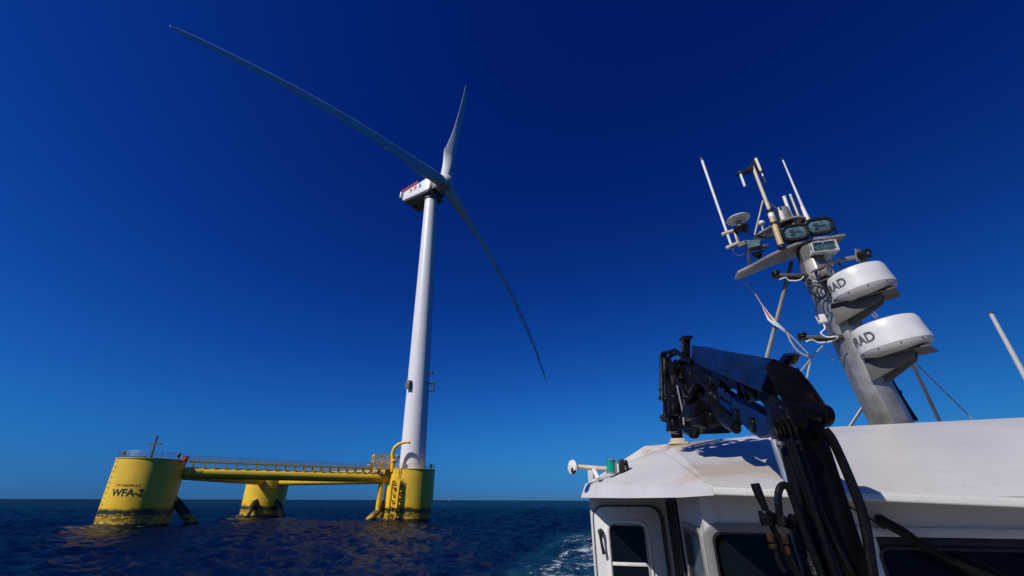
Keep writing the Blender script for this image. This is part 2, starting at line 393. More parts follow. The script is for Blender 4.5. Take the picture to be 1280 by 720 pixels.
# ------------------------------------------------------------------ sea
def build_sea():
    rng = np.random.default_rng(5)
    th_d = np.linspace(rad(-63), rad(63), 760)
    th_c = np.linspace(rad(63), rad(297), 60)[1:-1]
    th = np.concatenate([th_d, th_c])
    r = np.concatenate([[0.0], np.geomspace(2.5, 20, 60)[:-1], np.geomspace(20, 320, 820)[:-1], np.geomspace(320, 2600, 380)[:-1], np.geomspace(2600, 60000, 90)])
    R, T = np.meshgrid(r, th, indexing='ij')
    X, Y = R * np.sin(T), R * np.cos(T)
    Z = np.zeros_like(X); DX = np.zeros_like(X); DY = np.zeros_like(X)
    cell = np.maximum(np.gradient(r)[:, None] + 0 * T, R * 0.0029) + 0.02
    wind = rad(205)
    n = 90
    lam = np.geomspace(0.55, 26, n)
    for l in lam:
        spread = 0.8 if l < 6 else 0.45
        a = wind + rng.normal(0, spread); k = 2 * math.pi / l
        steep = 0.0260 * (1.0 if l < 3 else (3 / l) ** 0.45)
        amp = steep * l / (2 * math.pi) * (2.0 if 1.5 < l < 8 else 1.5) * rng.uniform(0.6, 1.4)
        att = np.clip((l / cell - 2.0) / 2.0, 0, 1)
        ph = k * (X * math.cos(a) + Y * math.sin(a)) + rng.uniform(0, 6.28)
        Z += att * amp * np.sin(ph)
        q = att * amp * 0.9 * np.cos(ph)
        DX += q * math.cos(a); DY += q * math.sin(a)
    X2, Y2 = X + DX, Y + DY
    nr, nt_ = X.shape
    co = np.stack([X2, Y2, Z], -1).reshape(-1, 3).astype(np.float32)
    i, j = np.meshgrid(np.arange(nr - 1), np.arange(nt_), indexing='ij')
    jn = (j + 1) % nt_
    quads = np.stack([i * nt_ + j, i * nt_ + jn, (i + 1) * nt_ + jn, (i + 1) * nt_ + j], -1).reshape(-1, 4)[:, ::-1]
    me = bpy.data.meshes.new('sea')
    me.vertices.add(len(co)); me.vertices.foreach_set('co', co.ravel())
    me.loops.add(quads.size); me.loops.foreach_set('vertex_index', quads.ravel().astype(np.int32))
    me.polygons.add(len(quads)); me.polygons.foreach_set('loop_start', np.arange(0, quads.size, 4, dtype=np.int32))
    me.polygons.foreach_set('use_smooth', np.ones(len(quads), dtype=bool))
    me.update(calc_edges=True)
    o = bpy.data.objects.new('sea', me); COL.objects.link(o)
    o['kind'] = 'structure'; o['label'] = 'dark blue choppy sea reaching to the horizon'
    m = bpy.data.materials.new('sea_water'); m.use_nodes = True
    nt = m.node_tree; b = nt.nodes['Principled BSDF']
    b.inputs['Roughness'].default_value = 0.06
    b.inputs['IOR'].default_value = 1.33
    b.inputs['Specular IOR Level'].default_value = 0.30
    g = nt.nodes.new('ShaderNodeNewGeometry')
    def N(t): return nt.nodes.new(t)
    def mth(op, a, c=None):
        n = N('ShaderNodeMath'); n.operation = op
        for k_, q in enumerate((a, c)):
            if q is None: continue
            if isinstance(q, (int, float)): n.inputs[k_].default_value = q
            else: nt.links.new(q, n.inputs[k_])
        return n.outputs[0]
    def noise(scale, det, rough=0.55, st=(1, 1, 1), rot=0.0, dist=0.0):
        mm = N('ShaderNodeMapping'); mm.inputs['Scale'].default_value = st; mm.inputs['Rotation'].default_value = (0, 0, rot)
        nt.links.new(g.outputs['Position'], mm.inputs[0])
        n = N('ShaderNodeTexNoise'); n.inputs['Scale'].default_value = scale; n.inputs['Detail'].default_value = det
        n.inputs['Roughness'].default_value = rough; n.inputs['Distortion'].default_value = dist
        nt.links.new(mm.outputs[0], n.inputs['Vector']); return n.outputs['Fac']
    def ramp(v, a, c, d=0.0, e=1.0):
        n = N('ShaderNodeMapRange'); n.inputs[1].default_value = a; n.inputs[2].default_value = c
        n.inputs[3].default_value = d; n.inputs[4].default_value = e
        n.interpolation_type = 'SMOOTHSTEP'
        nt.links.new(v, n.inputs[0]); return n.outputs[0]
    h = mth('ADD', mth('MULTIPLY', noise(3.4, 5, 0.65, (1, 1.8, 1), 0.5), 0.62), mth('MULTIPLY', noise(1.0, 5, 0.62, (1, 1.7, 1), 0.3), 1.45))
    bmp = N('ShaderNodeBump'); bmp.inputs['Strength'].default_value = 1.0; bmp.inputs['Distance'].default_value = 0.07
    nt.links.new(h, bmp.inputs['Height']); nt.links.new(bmp.outputs[0], b.inputs['Normal'])
    # wake: aerated turquoise water and broken foam trailing aft of the boat
    s = N('ShaderNodeSeparateXYZ'); nt.links.new(g.outputs['Position'], s.inputs[0])
    ax = mth('SUBTRACT', s.outputs[0], mth('ADD', mth('MULTIPLY', s.outputs[1], 0.20), 3.0))      # offset from the wake's axis
    side = mth('ABSOLUTE', mth('ADD', ax, mth('MULTIPLY', mth('SUBTRACT', noise(0.09, 3), 0.5), 6.0)))
    inside = mth('MULTIPLY', ramp(side, 13.0, 6.5), mth('MULTIPLY', ramp(s.outputs[1], 14, 20), ramp(s.outputs[1], 95, 55)))
    f1 = mth('ADD', mth('MULTIPLY', noise(0.45, 5, 0.6, (0.6, 1.0, 1), 0.3, 0.6), 0.42), mth('MULTIPLY', noise(2.4, 9, 0.8, (0.7, 1.0, 1), 0.2, 0.3), 0.58))
    thr = ramp(inside, 0.0, 1.0, 0.78, 0.505)
    foam = mth('MULTIPLY', ramp(mth('SUBTRACT', f1, thr), 0.0, 0.10), ramp(inside, 0.02, 0.3))
    caps = mth('MULTIPLY', ramp(noise(0.16, 8, 0.62, (1, 1.8, 1), 0.4), 0.735, 0.79), 0.55)
    foam = mth('MAXIMUM', foam, caps)
    for cxy_, rr_ in (((-71.2, 91.3, 0), 5.65), ((-26.3, 120.0, 0), 6.1), ((-74.6, 143.6, 0), 5.8)):      # wash round the columns
        dd = N('ShaderNodeVectorMath'); dd.operation = 'DISTANCE'; nt.links.new(g.outputs['Position'], dd.inputs[0]); dd.inputs[1].default_value = cxy_
        wash = mth('MULTIPLY', ramp(dd.outputs['Value'], rr_ + 1.6, rr_ + 0.2), ramp(noise(0.8, 8, 0.7), 0.50, 0.66))
        foam = mth('MAXIMUM', foam, mth('MULTIPLY', wash, 0.7))
    turq = mth('MULTIPLY', ramp(inside, 0.05, 0.6), ramp(noise(0.14, 4), 0.35, 0.62, 0.25, 1.0))
    c1 = N('ShaderNodeMix'); c1.data_type = 'RGBA'; nt.links.new(turq, c1.inputs[0])
    c1.inputs[6].default_value = (0.0004, 0.0028, 0.0085, 1); c1.inputs[7].default_value = (0.006, 0.042, 0.062, 1)
    c2 = N('ShaderNodeMix'); c2.data_type = 'RGBA'; nt.links.new(foam, c2.inputs[0])
    nt.links.new(c1.outputs[2], c2.inputs[6]); c2.inputs[7].default_value = (0.50, 0.55, 0.58, 1)
    nt.links.new(c2.outputs[2], b.inputs['Base Color'])
    nt.links.new(ramp(foam, 0, 1, 0.06, 0.6), b.inputs['Roughness'])
    fr = N('ShaderNodeFresnel'); fr.inputs[0].default_value = 1.33; nt.links.new(bmp.outputs[0], fr.inputs['Normal'])
    gl = N('ShaderNodeBsdfGlossy'); gl.inputs['Roughness'].default_value = 0.07; nt.links.new(bmp.outputs[0], gl.inputs['Normal'])
    df = N('ShaderNodeBsdfDiffuse'); nt.links.new(c2.outputs[2], df.inputs['Color']); nt.links.new(bmp.outputs[0], df.inputs['Normal'])
    ms = N('ShaderNodeMixShader')
    nt.links.new(mth('MULTIPLY', mth('MULTIPLY', mth('POWER', fr.outputs[0], 1.45), SEA_REFL), mth('SUBTRACT', 1.0, mth('MULTIPLY', foam, 0.9))), ms.inputs[0])
    nt.links.new(df.outputs[0], ms.inputs[1]); nt.links.new(gl.outputs[0], ms.inputs[2])
    nt.nodes.remove(b)
    nt.links.new(ms.outputs[0], nt.nodes['Material Output'].inputs['Surface'])
    me.materials.append(m)
SEA_REFL = 0.25
build_sea()

# ------------------------------------------------------------------ floating platform
CL, CT, CB = Vector((-71.2, 91.3, 0)), Vector((-25.95, 120.0, 0)), Vector((-74.6, 143.6, 0))
CR, CTOP = 5.65, 11.45
CRS = (5.65, 6.1, 5.8)
LEAN = {0: Vector((-0.5, 0, 0)), 1: Vector((-0.15, 0, 0)), 2: Vector((-0.3, 0, 0))}
plat = thing('floating_platform', 'yellow three-columned floating platform carrying the wind turbine at sea', 'floating platform', (-57.4, 118.3, 0))
cols = []
for k, c in enumerate((CL, CT, CB)):
    mb = MB(); rs = []
    for z, r in ((-6, CRS[k]), (0, CRS[k]), (3, CRS[k]), (6, CRS[k]), (CTOP - 0.12, CRS[k]), (CTOP - 0.12, CRS[k] + 0.12), (CTOP, CRS[k] + 0.12)):
        o = c + LEAN[k] * (z / CTOP)
        rs.append([o + Vector((r * math.cos(t), r * math.sin(t), z)) for t in np.linspace(0, 2 * math.pi, 72, endpoint=False)])
    mb.rings(rs)
    cols.append(part('column', mb, 'yellow', plat, ['squat yellow column lettered WFA-2 with weed at its waterline', 'yellow column under the turbine tower', 'yellow column farthest from the boat'][k]))
def wrap_text(s, width, height, c, ang, zc, name, parent, m, lean=Vector(), bold=0.0, shear=0.0, r=CR, cuts=2, off=0.03, slope=0.0):
    vv, ff = text_mesh(s, width, height, cuts, bold, shear)
    mb = MB()
    vs_ = []
    for x, y in vv:
        t = ang + x / r; z = zc + y + slope * x
        vs_.append(c + lean * (z / CTOP) + Vector(((r + off) * math.cos(t), (r + off) * math.sin(t), z)))
    mb.add(vs_, ff)
    return part(name, mb, m, parent, smooth=0)
def surf_ang(px, py, c, r):
    """angle round a column where the sight line of a pixel meets it"""
    q = ray(px, py); d = Vector((q.x, q.y)); o = Vector((EYE.x - c.x, EYE.y - c.y))
    A, B_, C = d.dot(d), 2 * d.dot(o), o.dot(o) - r * r
    t = (-B_ - math.sqrt(max(B_ * B_ - 4 * A * C, 0))) / (2 * A)
    h = o + d * t
    return math.atan2(h.y, h.x), EYE.z + q.z * t
cl2 = CL + LEAN[0] * 0.55
a0, z0 = surf_ang(141.3, 618.6, cl2, CR); a1, z1 = surf_ang(181.3, 618.4, cl2, CR)
wrap_text('WFA-2', abs(a1 - a0) * CR, 1.25, CL, (a0 + a1) / 2, (z0 + z1) / 2, 'lettering', cols[0], M['black_letter'], LEAN[0], 0.03)
a0, z0 = surf_ang(148.0, 609.4, cl2, CR); a1, z1 = surf_ang(177.5, 609.8, cl2, CR)
wrap_text('PT-102299-LC', abs(a1 - a0) * CR, 0.34, CL, (a0 + a1) / 2, (z0 + z1) / 2, 'registration_lettering', cols[0], M['black_letter'], LEAN[0], 0.02)
# draught rungs down the left flank of the lettered column
a0, z0 = surf_ang(146.5, 585, CL + LEAN[0] * 0.85, CR)
for i in range(11):
    z = 1.8 + i * 0.9; d = Vector((math.cos(a0 - 0.02), math.sin(a0 - 0.02), 0)); t = Vector((-d.y, d.x, 0))
    dm = MB().obox(CL + LEAN[0] * (z / CTOP) + d * (CR + 0.05) - t * 0.15 + UP * z, CL + LEAN[0] * (z / CTOP) + d * (CR + 0.05) + t * 0.15 + UP * z, 0.10, 0.10)
    part('draught_mark', dm, 'dark_steel', cols[0])
# trusses: upper tubes, walkway, diagonal braces, lower tubes under water
def beam_ends(a, b, z, gap=CR - 0.3):
    d = (b - a).normalized()
    return a + d * gap + UP * z, b - d * gap + UP * z
for a, b in ((CL, CT), (CT, CB), (CB, CL)):
    p, q = beam_ends(a, b, 9.25)
    part('upper_beam', MB().cyl(p, q, 1.05, n=32), 'yellow', plat)
    p, q = beam_ends(a, b, -9.0)
    part('lower_beam', MB().cyl(p, q, 0.9, n=20), 'yellow', plat)
    d = (b - a).normalized()
    part('diagonal_brace', MB().cyl(a + d * (CR - 0.6) + UP * 4.4, a + d * 18.6 - UP * 9, 0.82, n=24), 'yellow_brace_shaded', plat)
    part('diagonal_brace', MB().cyl(b - d * (CR - 0.6) + UP * 4.4, b - d * 18.6 - UP * 9, 0.82, n=24), 'yellow_brace_shaded', plat)
def walkway(a, b, near):
    d = (b - a).normalized(); s = Vector((-d.y, d.x, 0)); L = (b - a).length
    p, q = a + d * (CR - 0.2) + UP * 11.32, b - d * (CR - 0.2) + UP * 11.32
    mb = MB().obox(p, q, 1.5, 0.16)
    mb.obox(p - s * 0.72 + UP * 0.10, q - s * 0.72 + UP * 0.10, 0.12, 0.26).obox(p + s * 0.72 + UP * 0.10, q + s * 0.72 + UP * 0.10, 0.12, 0.26)
    part('walkway', mb, 'yellow_plain', plat)
    n = 22; first = None
    for i in range(n):
        t = (CR + 0.9 + (L - 2 * CR - 1.8) * i / (n - 1)); c = a + d * t
        if first is None:
            mb = MB()
            for k in (-1, 1):
                mb.obox(c + s * (k * 0.62) + UP * 10.0, c + s * (k * 0.62) + UP * 11.25, 0.30, 0.30, d)
            mb.obox(c - s * 0.75 + UP * 11.15, c + s * 0.75 + UP * 11.15, 0.22, 0.18)
            first = part('support_bracket', mb, 'yellow_plain', plat); c0 = c
        else:
            copy_part(first, plat, c - c0)
    for k in (-1, 1):
        rl = MB()
        for h in (0.38, 0.75, 1.12):
            rl.cyl(p + s * (k * 0.72) + UP * h, q + s * (k * 0.72) + UP * h, 0.03, n=6)
        for i in range(25):
            c = p.lerp(q, i / 24) + s * (k * 0.72)
            rl.cyl(c, c + UP * 1.12, 0.03, n=6)
        part('walkway_railing', rl, 'steel', plat)
walkway(CL, CT, True)
walkway(CT, CB, False)
def top_rail(c, lean, skip, r):
    r -= 0.05
    gaps = sorted(q % (2 * math.pi) for q in skip); g_ = 0.17
    arcs = [(gaps[i] + g_, (gaps[(i + 1) % len(gaps)] - g_) + (2 * math.pi if i == len(gaps) - 1 else 0)) for i in range(len(gaps))]
    for t0, t1 in arcs:
        n = max(4, int((t1 - t0) / 0.155)); mb = MB()
        def q(t, h): return c + lean + Vector((r * math.cos(t), r * math.sin(t), CTOP + h))
        ts = [t0 + (t1 - t0) * i / n for i in range(n + 1)]
        for h in (0.4, 0.78, 1.15):
            mb.tube([q(t, h) for t in ts], 0.035, 6, smooth=False)
        for t in ts[::2] + [ts[-1]]:
            mb.cyl(q(t, 0), q(t, 1.15), 0.035, n=6)
        part('deck_railing', mb, 'steel', plat)
for k, (c, sk) in enumerate(((CL, (CT, CB)), (CT, (CL, CB)), (CB, (CL, CT)))):
    top_rail(c, LEAN[k], [math.atan2(q.y - c.y, q.x - c.x) for q in sk], CRS[k])
# riser pipe beside the turbine column
dLT = (CT - CL).normalized(); sLT = Vector((-dLT.y, dLT.x, 0))
c = CT - dLT * 7.6 - sLT * 0.2
part('riser_pipe', MB().cyl(c + UP * 2.0, c + UP * 8.6, 0.62, n=20), 'yellow_plain', plat)
# boat landing on the turbine column
ld = thing('boat_landing', 'yellow boat landing ladder with two fender tubes on the turbine column', 'boat landing', P(491, 651, 112.6))
lx = P(487.5, 640, 113.0); rx = P(497.0, 640, 113.0)
w_ = (rx - lx); w_.z = 0; wd = w_.normalized(); inw = Vector((-wd.y, wd.x, 0))
lx.z = rx.z = 0
for q in (lx, rx):
    part('fender_tube', MB().tube([q + UP * -2.5, q + UP * 7.6, q + inw * 0.4 + UP * 8.3, q + inw * 1.6 + UP * 8.7], 0.36, 16), 'yellow', ld)
mb = MB()
mid = (lx + rx) / 2 + inw * 0.55
for k in (-1, 1): mb.cyl(mid + wd * (k * 0.34) + UP * -2, mid + wd * (k * 0.34) + UP * 11.8, 0.08, n=8)
for i in range(44): mb.cyl(mid - wd * 0.34 + UP * (-1.5 + i * 0.3), mid + wd * 0.34 + UP * (-1.5 + i * 0.3), 0.035, n=6)
part('ladder', mb, 'yellow_plain', ld)
mb = MB()
for z in (1.6, 3.0, 4.4, 5.8, 7.2):
    for q in (lx, rx): mb.cyl(q + UP * z, q + inw * 1.9 + UP * (z + 0.15), 0.20, n=10)
    mb.cyl(lx + UP * z, rx + UP * z, 0.16, n=10)
part('tie_strut', mb, 'yellow_plain', ld)
mb = MB()
pc = (lx + rx) / 2 + inw * 0.9 + UP * 7.75
mb.box(pc, (2.9, 1.8, 0.12), Matrix((wd, inw, UP)).transposed())
for h in (0.5, 0.95, 1.35):
    for a, b in (((-1.4, -0.85), (1.4, -0.85)), ((-1.4, -0.85), (-1.4, 0.85)), ((1.4, -0.85), (1.4, 0.85))):
        mb.cyl(pc + wd * a[0] + inw * a[1] + UP * h, pc + wd * b[0] + inw * b[1] + UP * h, 0.045, n=6)
for x, y in ((-1.4, -0.85), (-0.7, -0.85), (0, -0.85), (0.7, -0.85), (1.4, -0.85), (-1.4, 0), (1.4, 0)):
    mb.cyl(pc + wd * x + inw * y, pc + wd * x + inw * y + UP * 1.35, 0.045, n=6)
part('rest_platform', mb, 'yellow_plain', ld)
# braced frame beside the davit
fr = thing('lattice_frame', 'open yellow lattice frame standing on the walkway end', 'lattice frame', P(478, 590, 114.5))
f0, f1 = CT - dLT * 10.2 - sLT * 0.5 + UP * 11.4, CT - dLT * 6.3 - sLT * 0.5 + UP * 11.4
mb = MB()
for off in (0, 1.7):
    o = sLT * off
    for t in (0, 0.5, 1): mb.obox(f0.lerp(f1, t) + o, f0.lerp(f1, t) + o + UP * 3.1, 0.28, 0.28, dLT)
    mb.obox(f0 + o + UP * 3.1, f1 + o + UP * 3.1, 0.34, 0.34)
    mb.obox(f0.lerp(f1, 0.5) + o + UP * 0.5, f0 + o + UP * 2.8, 0.24, 0.24).obox(f0.lerp(f1, 0.5) + o + UP * 0.5, f1 + o + UP * 2.8, 0.24, 0.24)
for t in (0, 1): mb.obox(f0.lerp(f1, t) + UP * 3.1, f0.lerp(f1, t) + sLT * 1.7 + UP * 3.1, 0.3, 0.3)
part('truss', mb, 'yellow_plain', fr)
part('landing_plate', MB().obox(f0 - sLT * 0.8 - UP * 0.12, f1 + dLT * 1.2 - sLT * 0.8 - UP * 0.12, 1.8, 0.2), 'yellow_plain', fr)
# davit
dv = thing('davit_crane', 'yellow davit crane with bent jib beside the turbine tower', 'davit', P(491.5, 589, 115.2))
b0 = P(491.5, 589, 115.2)
part('pedestal', MB().cyl(b0 - UP * 0.3, b0 + UP * 2.0, 0.52, n=18).cyl(b0 + UP * 2.0, b0 + UP * 2.3, 0.75, n=18), 'yellow_plain', dv)
part('jib', MB().tube([b0 + UP * 2.2, P(491.8, 569, 115.2), P(494.5, 561, 115.1), P(500, 556.0, 115.0), P(506, 554.2, 114.9), P(513, 553.3, 114.8)], [0.46, 0.44, 0.44, 0.40, 0.34, 0.26], 12), 'yellow_plain', dv)
part('winch', MB().cyl(P(496.5, 572, 115.0), P(498.8, 572, 115.6), 0.6, n=14).box(P(496.0, 577, 115.2), (0.9, 0.7, 0.8)), 'steel', dv, bevel=0.05)
part('hook_block', MB().cyl(P(513, 553.5, 114.8), P(513, 556.0, 114.8), 0.16, n=8), 'dark_steel', dv)
# signal mast and small gear on the lettered column
s0 = P(189.5, 577.3, 88.2)
sm = thing('signal_mast', 'thin dark signal mast with a crossbar on the WFA-2 column', 'signal mast', s0)
st_ = P(196.8, 551, 88.2)
part('pole', MB().cyl(s0, st_, 0.20, 0.15, n=10), 'dark_steel', sm)
cb = P(195.2, 557, 88.2)
part('crossbar', MB().obox(cb - Vector((1.25, 0, 0.1)), cb + Vector((1.25, 0, -0.1)), 0.34, 0.32), 'dark_steel', sm)
part('lamp', MB().cyl(st_, st_ + UP * 0.5, 0.22, 0.18, n=10).obox(st_ - Vector((0.45, 0, -.1)), st_ + Vector((0.45, 0, .1)), 0.1, 0.1), 'dark_steel', sm)
part('foot_plate', MB().box(s0 - Vector((0.5, 0, -0.1)), (2.2, 1.0, 0.35)), 'steel', sm, bevel=0.03)
def deck_lamp(px, py0, py1, Y, label, name='marker_lamp', w=0.45):
    a, b = P(px, py0, Y), P(px, py1, Y)
    t = thing(name, label, 'lamp', a, 'lamps on the platform decks')
    part('post', MB().cyl(a, b - UP * 0.3, 0.09, n=8), 'dark_steel', t)
    part('lamp_housing', MB().cyl(b - UP * 0.5, b + UP * 0.2, w * 0.5, w * 0.4, n=12), 'dark_steel', t, bevel=0.03)
deck_lamp(157.5, 576.5, 567.5, 90, 'dark lamp on a short post at the outer edge of the WFA-2 deck')
deck_lamp(225, 578.5, 570.5, 89.5, 'dark lamp on the WFA-2 deck where the walkway begins', w=0.7)
deck_lamp(540.5, 587.5, 582, 121, 'dark lamp on the deck to the right of the turbine tower', w=0.7)
def cabinet(px, py, Y, s, label, m='grey_box', name='deck_cabinet'):
    c = P(px, py, Y); t = thing(name, label, 'cabinet', c, 'cabinets on the platform decks')
    part('body', MB().box(c + UP * (s[2] / 2), s), m, t, bevel=0.04)
    part('lid', MB().box(c + UP * (s[2] + 0.05), (s[0] + 0.1, s[1] + 0.1, 0.1)), 'dark_steel', t)
cabinet(178, 577.5, 90, (1.2, 0.8, 0.5), 'low grey cabinet left of the signal mast')
cabinet(231.5, 580.0, 91.5, (0.7, 0.7, 1.0), 'rust-red cabinet at the walkway entrance of the WFA-2 deck', 'red')
cabinet(463.5, 588, 115.5, (1.3, 0.8, 1.4), 'pale grey cabinet on the walkway before the lattice frame', 'steel')

# ------------------------------------------------------------------ wind turbine
TB, TT = Vector((-25.95, 120.4, CTOP)), Vector((-27.9, 117.3, 97.2))
HUB = Vector((-23.64, 114.75, 102.0)); AX = Vector((0.842, -0.511, 0.1715)).normalized()
UR = Vector((0.5191, 0.8547, 0)); VR = AX.cross(UR)
wtb = thing('wind_turbine', 'tall white three-bladed wind turbine on the yellow platform', 'wind turbine', TB)
mb = MB(); rs = []
for i in range(41):
    t = i / 40; c = TB.lerp(TT, t)
    r = 3.35 - 1.15 * t
    if False:
        rs += [[c + Vector((q * math.cos(a), q * math.sin(a), h)) for a in np.linspace(0, 2 * math.pi, 64, endpoint=False)] for h, q in ((-0.12, r), (-0.10, r + 0.035), (0.10, r + 0.035), (0.12, r))]
    else:
        rs.append([c + Vector((r * math.cos(a), r * math.sin(a), 0)) for a in np.linspace(0, 2 * math.pi, 64, endpoint=False)])
tow = part('tower', mb.rings(rs), 'tower', wtb)
for t_ in (0.15, 0.40, 0.70):
    c_ = TB.lerp(TT, t_); r_ = 3.35 - 1.15 * t_
    part('section_joint', MB().rings([[c_ + Vector((q_ * math.cos(a), q_ * math.sin(a), h)) for a in np.linspace(0, 2 * math.pi, 64, endpoint=False)] for h, q_ in ((-0.07, r_ - 0.05), (-0.07, r_ + 0.025), (0.07, r_ + 0.023), (0.07, r_ - 0.05))]), 'nacelle', wtb)
part('tower_flange', MB().cyl(TB - UP * 0.02, TB + UP * 0.5, 3.62, n=64), 'nacelle', wtb)
def tower_box(px, py, w, h, name, dep=0.9, m='grey_box'):
    t = (P(px, py, 119).z - TB.z) / (TT.z - TB.z); c = TB.lerp(TT, t); r = 3.35 - 1.15 * t
    d = (P(px, py, c.y - r * 0.8) - c); d.z = 0
    q = P(px, py, c.y - r * 0.8)
    n = d.normalized(); s = Vector((-n.y, n.x, 0))
    q = c + n * (r + dep / 2 - 0.1); q.z = P(px, py, q.y).z
    return q, n, s
q, n, s = tower_box(513.4, 481.5, 0, 0, '')
R3 = Matrix((s, n, UP)).transposed()
pb = part('equipment_box', MB().box(q, (1.5, 1.3, 2.1), R3), 'grey_box', wtb, bevel=0.06)
part('box_frame', MB().box(q + n * 0.67, (1.62, 0.1, 0.16), R3).box(q - UP * 1.0 + n * 0.67, (1.62, 0.1, 0.16), R3), 'steel', pb)
qr = P(541.0, 484.0, 118.6)
mb = MB()
for dz in (-1.1, 1.1): mb.obox(qr + Vector((-1.2, 0.6, dz)), qr + Vector((0.6, -0.2, dz)), 0.9, 0.14)
for a in (-0.35, 0.35): mb.obox(qr + Vector((0.55, -0.2 + a, -1.1)), qr + Vector((0.55, -0.2 + a, 1.1)), 0.12, 0.12)
mb.box(qr + Vector((0.3, 0, 0)), (0.35, 0.5, 1.9))
part('tower_bracket', mb, 'dark_steel', wtb)
q2 = P(540.3, 467.0, 118.8)
part('tower_lamp', MB().cyl(q2 - Vector((1, 0, 0)), q2, 0.12, n=8).cyl(q2 - UP * 0.35, q2 + UP * 0.35, 0.36, n=12), 'dark_steel', wtb)
# nacelle (level body, its long axis along the rotor axis)
HX = Vector((AX.x, AX.y, 0)).normalized(); SX = UR.copy()
def nc(k, s, z): return HUB - HX * k + SX * s + UP * z
def nring(k, zb, zt, w, ch):
    return [nc(k, -w, zb + ch * 0.3), nc(k, -w + ch * 0.3, zb), nc(k, w - ch * 0.3, zb), nc(k, w, zb + ch * 0.3), nc(k, w, zt - ch), nc(k, w - ch, zt), nc(k, -w + ch, zt), nc(k, -w, zt - ch)]
mb = MB().rings([nring(2.6, -2.9, 1.9, 3.4, 0.7), nring(3.0, -3.7, 2.2, 3.85, 0.7), nring(5.2, -3.9, 1.95, 3.95, 0.5), nring(14.6, -3.9, -0.05, 3.95, 0.45), nring(15.2, -3.5, -0.5, 3.75, 0.4)])
nac = part('nacelle', mb, 'nacelle', wtb, bevel=0.08)
part('nacelle_keel', MB().prism([nc(3.4, -3.6, -3.95), nc(3.4, 3.6, -3.95), nc(14.5, 3.6, -3.95), nc(14.5, -3.6, -3.95)], (0, 0, -0.25)), 'nacelle_dark', nac)
part('hatch', MB().prism([nc(12.0, -0.6, -4.26), nc(12.0, 1.0, -4.26), nc(13.2, 1.0, -4.26), nc(13.2, -0.6, -4.26)], (0, 0, -0.05)), 'black_plastic', nac)
part('yaw_bearing', MB().cyl(TT - UP * 0.6, TT + UP * 1.4, 2.55, n=40), 'nacelle_dark', nac)
part('front_cowl', MB().rings([nring(1.9, -3.0, 1.6, 2.6, 0.8), nring(2.7, -3.3, 1.9, 3.0, 0.8)]), 'nacelle_dark', nac)
def mark(k, z, w, h, m, shape):
    mb = MB()
    for (a, b, c, d) in shape:
        mb.prism([nc(k - a * w, -3.955, z + b * h), nc(k - c * w, -3.955, z + b * h), nc(k - c * w, -3.955, z + d * h), nc(k - a * w, -3.955, z + d * h)], -SX * 0.03)
    part('logo', mb, m, nac)
mark(11.9, -1.75, 1.15, 1.6, 'red', [(0, 0, .35, 1), (.35, .5, .7, .95), (.65, .1, 1, .75)])
mark(9.9, -1.65, 1.1, 1.9, 'red', [(0, 0, .4, 1), (.4, .35, .65, .9), (.65, .2, 1, 1)])
mark(7.8, -1.35, 1.1, 1.8, 'blue_mark', [(0, 0, 1, .35), (.15, .35, .85, 1)])
part('hoist_platform', MB().prism([nc(9.0, -3.6, 0.95), nc(9.0, 3.4, 0.95), nc(16.6, 3.4, -0.15), nc(16.6, -3.6, -0.15)], (0, 0, 0.12)), 'nacelle', nac)
mb = MB()
def hp(k, s): return nc(k, s, 1.07 - (k - 9.0) * 0.145)
for s in (-3.5, 3.3):
    for h in (0.5, 1.05, 1.6): mb.obox(hp(9.0, s) + UP * h, hp(16.5, s) + UP * h, 0.14, 0.14)
    for i in range(9): mb.obox(hp(9.0 + i * 0.93, s), hp(9.0 + i * 0.93, s) + UP * 1.6, 0.14, 0.14, HX)
    for i in range(8): mb.obox(hp(9.0 + i * 0.93, s) + UP * 0.1, hp(9.93 + i * 0.93, s) + UP * 1.5, 0.10, 0.10)
for h in (0.5, 1.05, 1.6): mb.obox(hp(16.5, -3.5) + UP * h, hp(16.5, 3.3) + UP * h, 0.14, 0.14)
part('hoist_railing', mb, 'red', nac)
part('rear_panel', MB().prism([nc(16.4, -3.8, 0.9), nc(16.4, 3.6, 0.9), nc(16.4, 3.6, -1.6), nc(16.4, -3.8, -1.6)], -HX * 0.5), 'nacelle', nac, bevel=0.1)
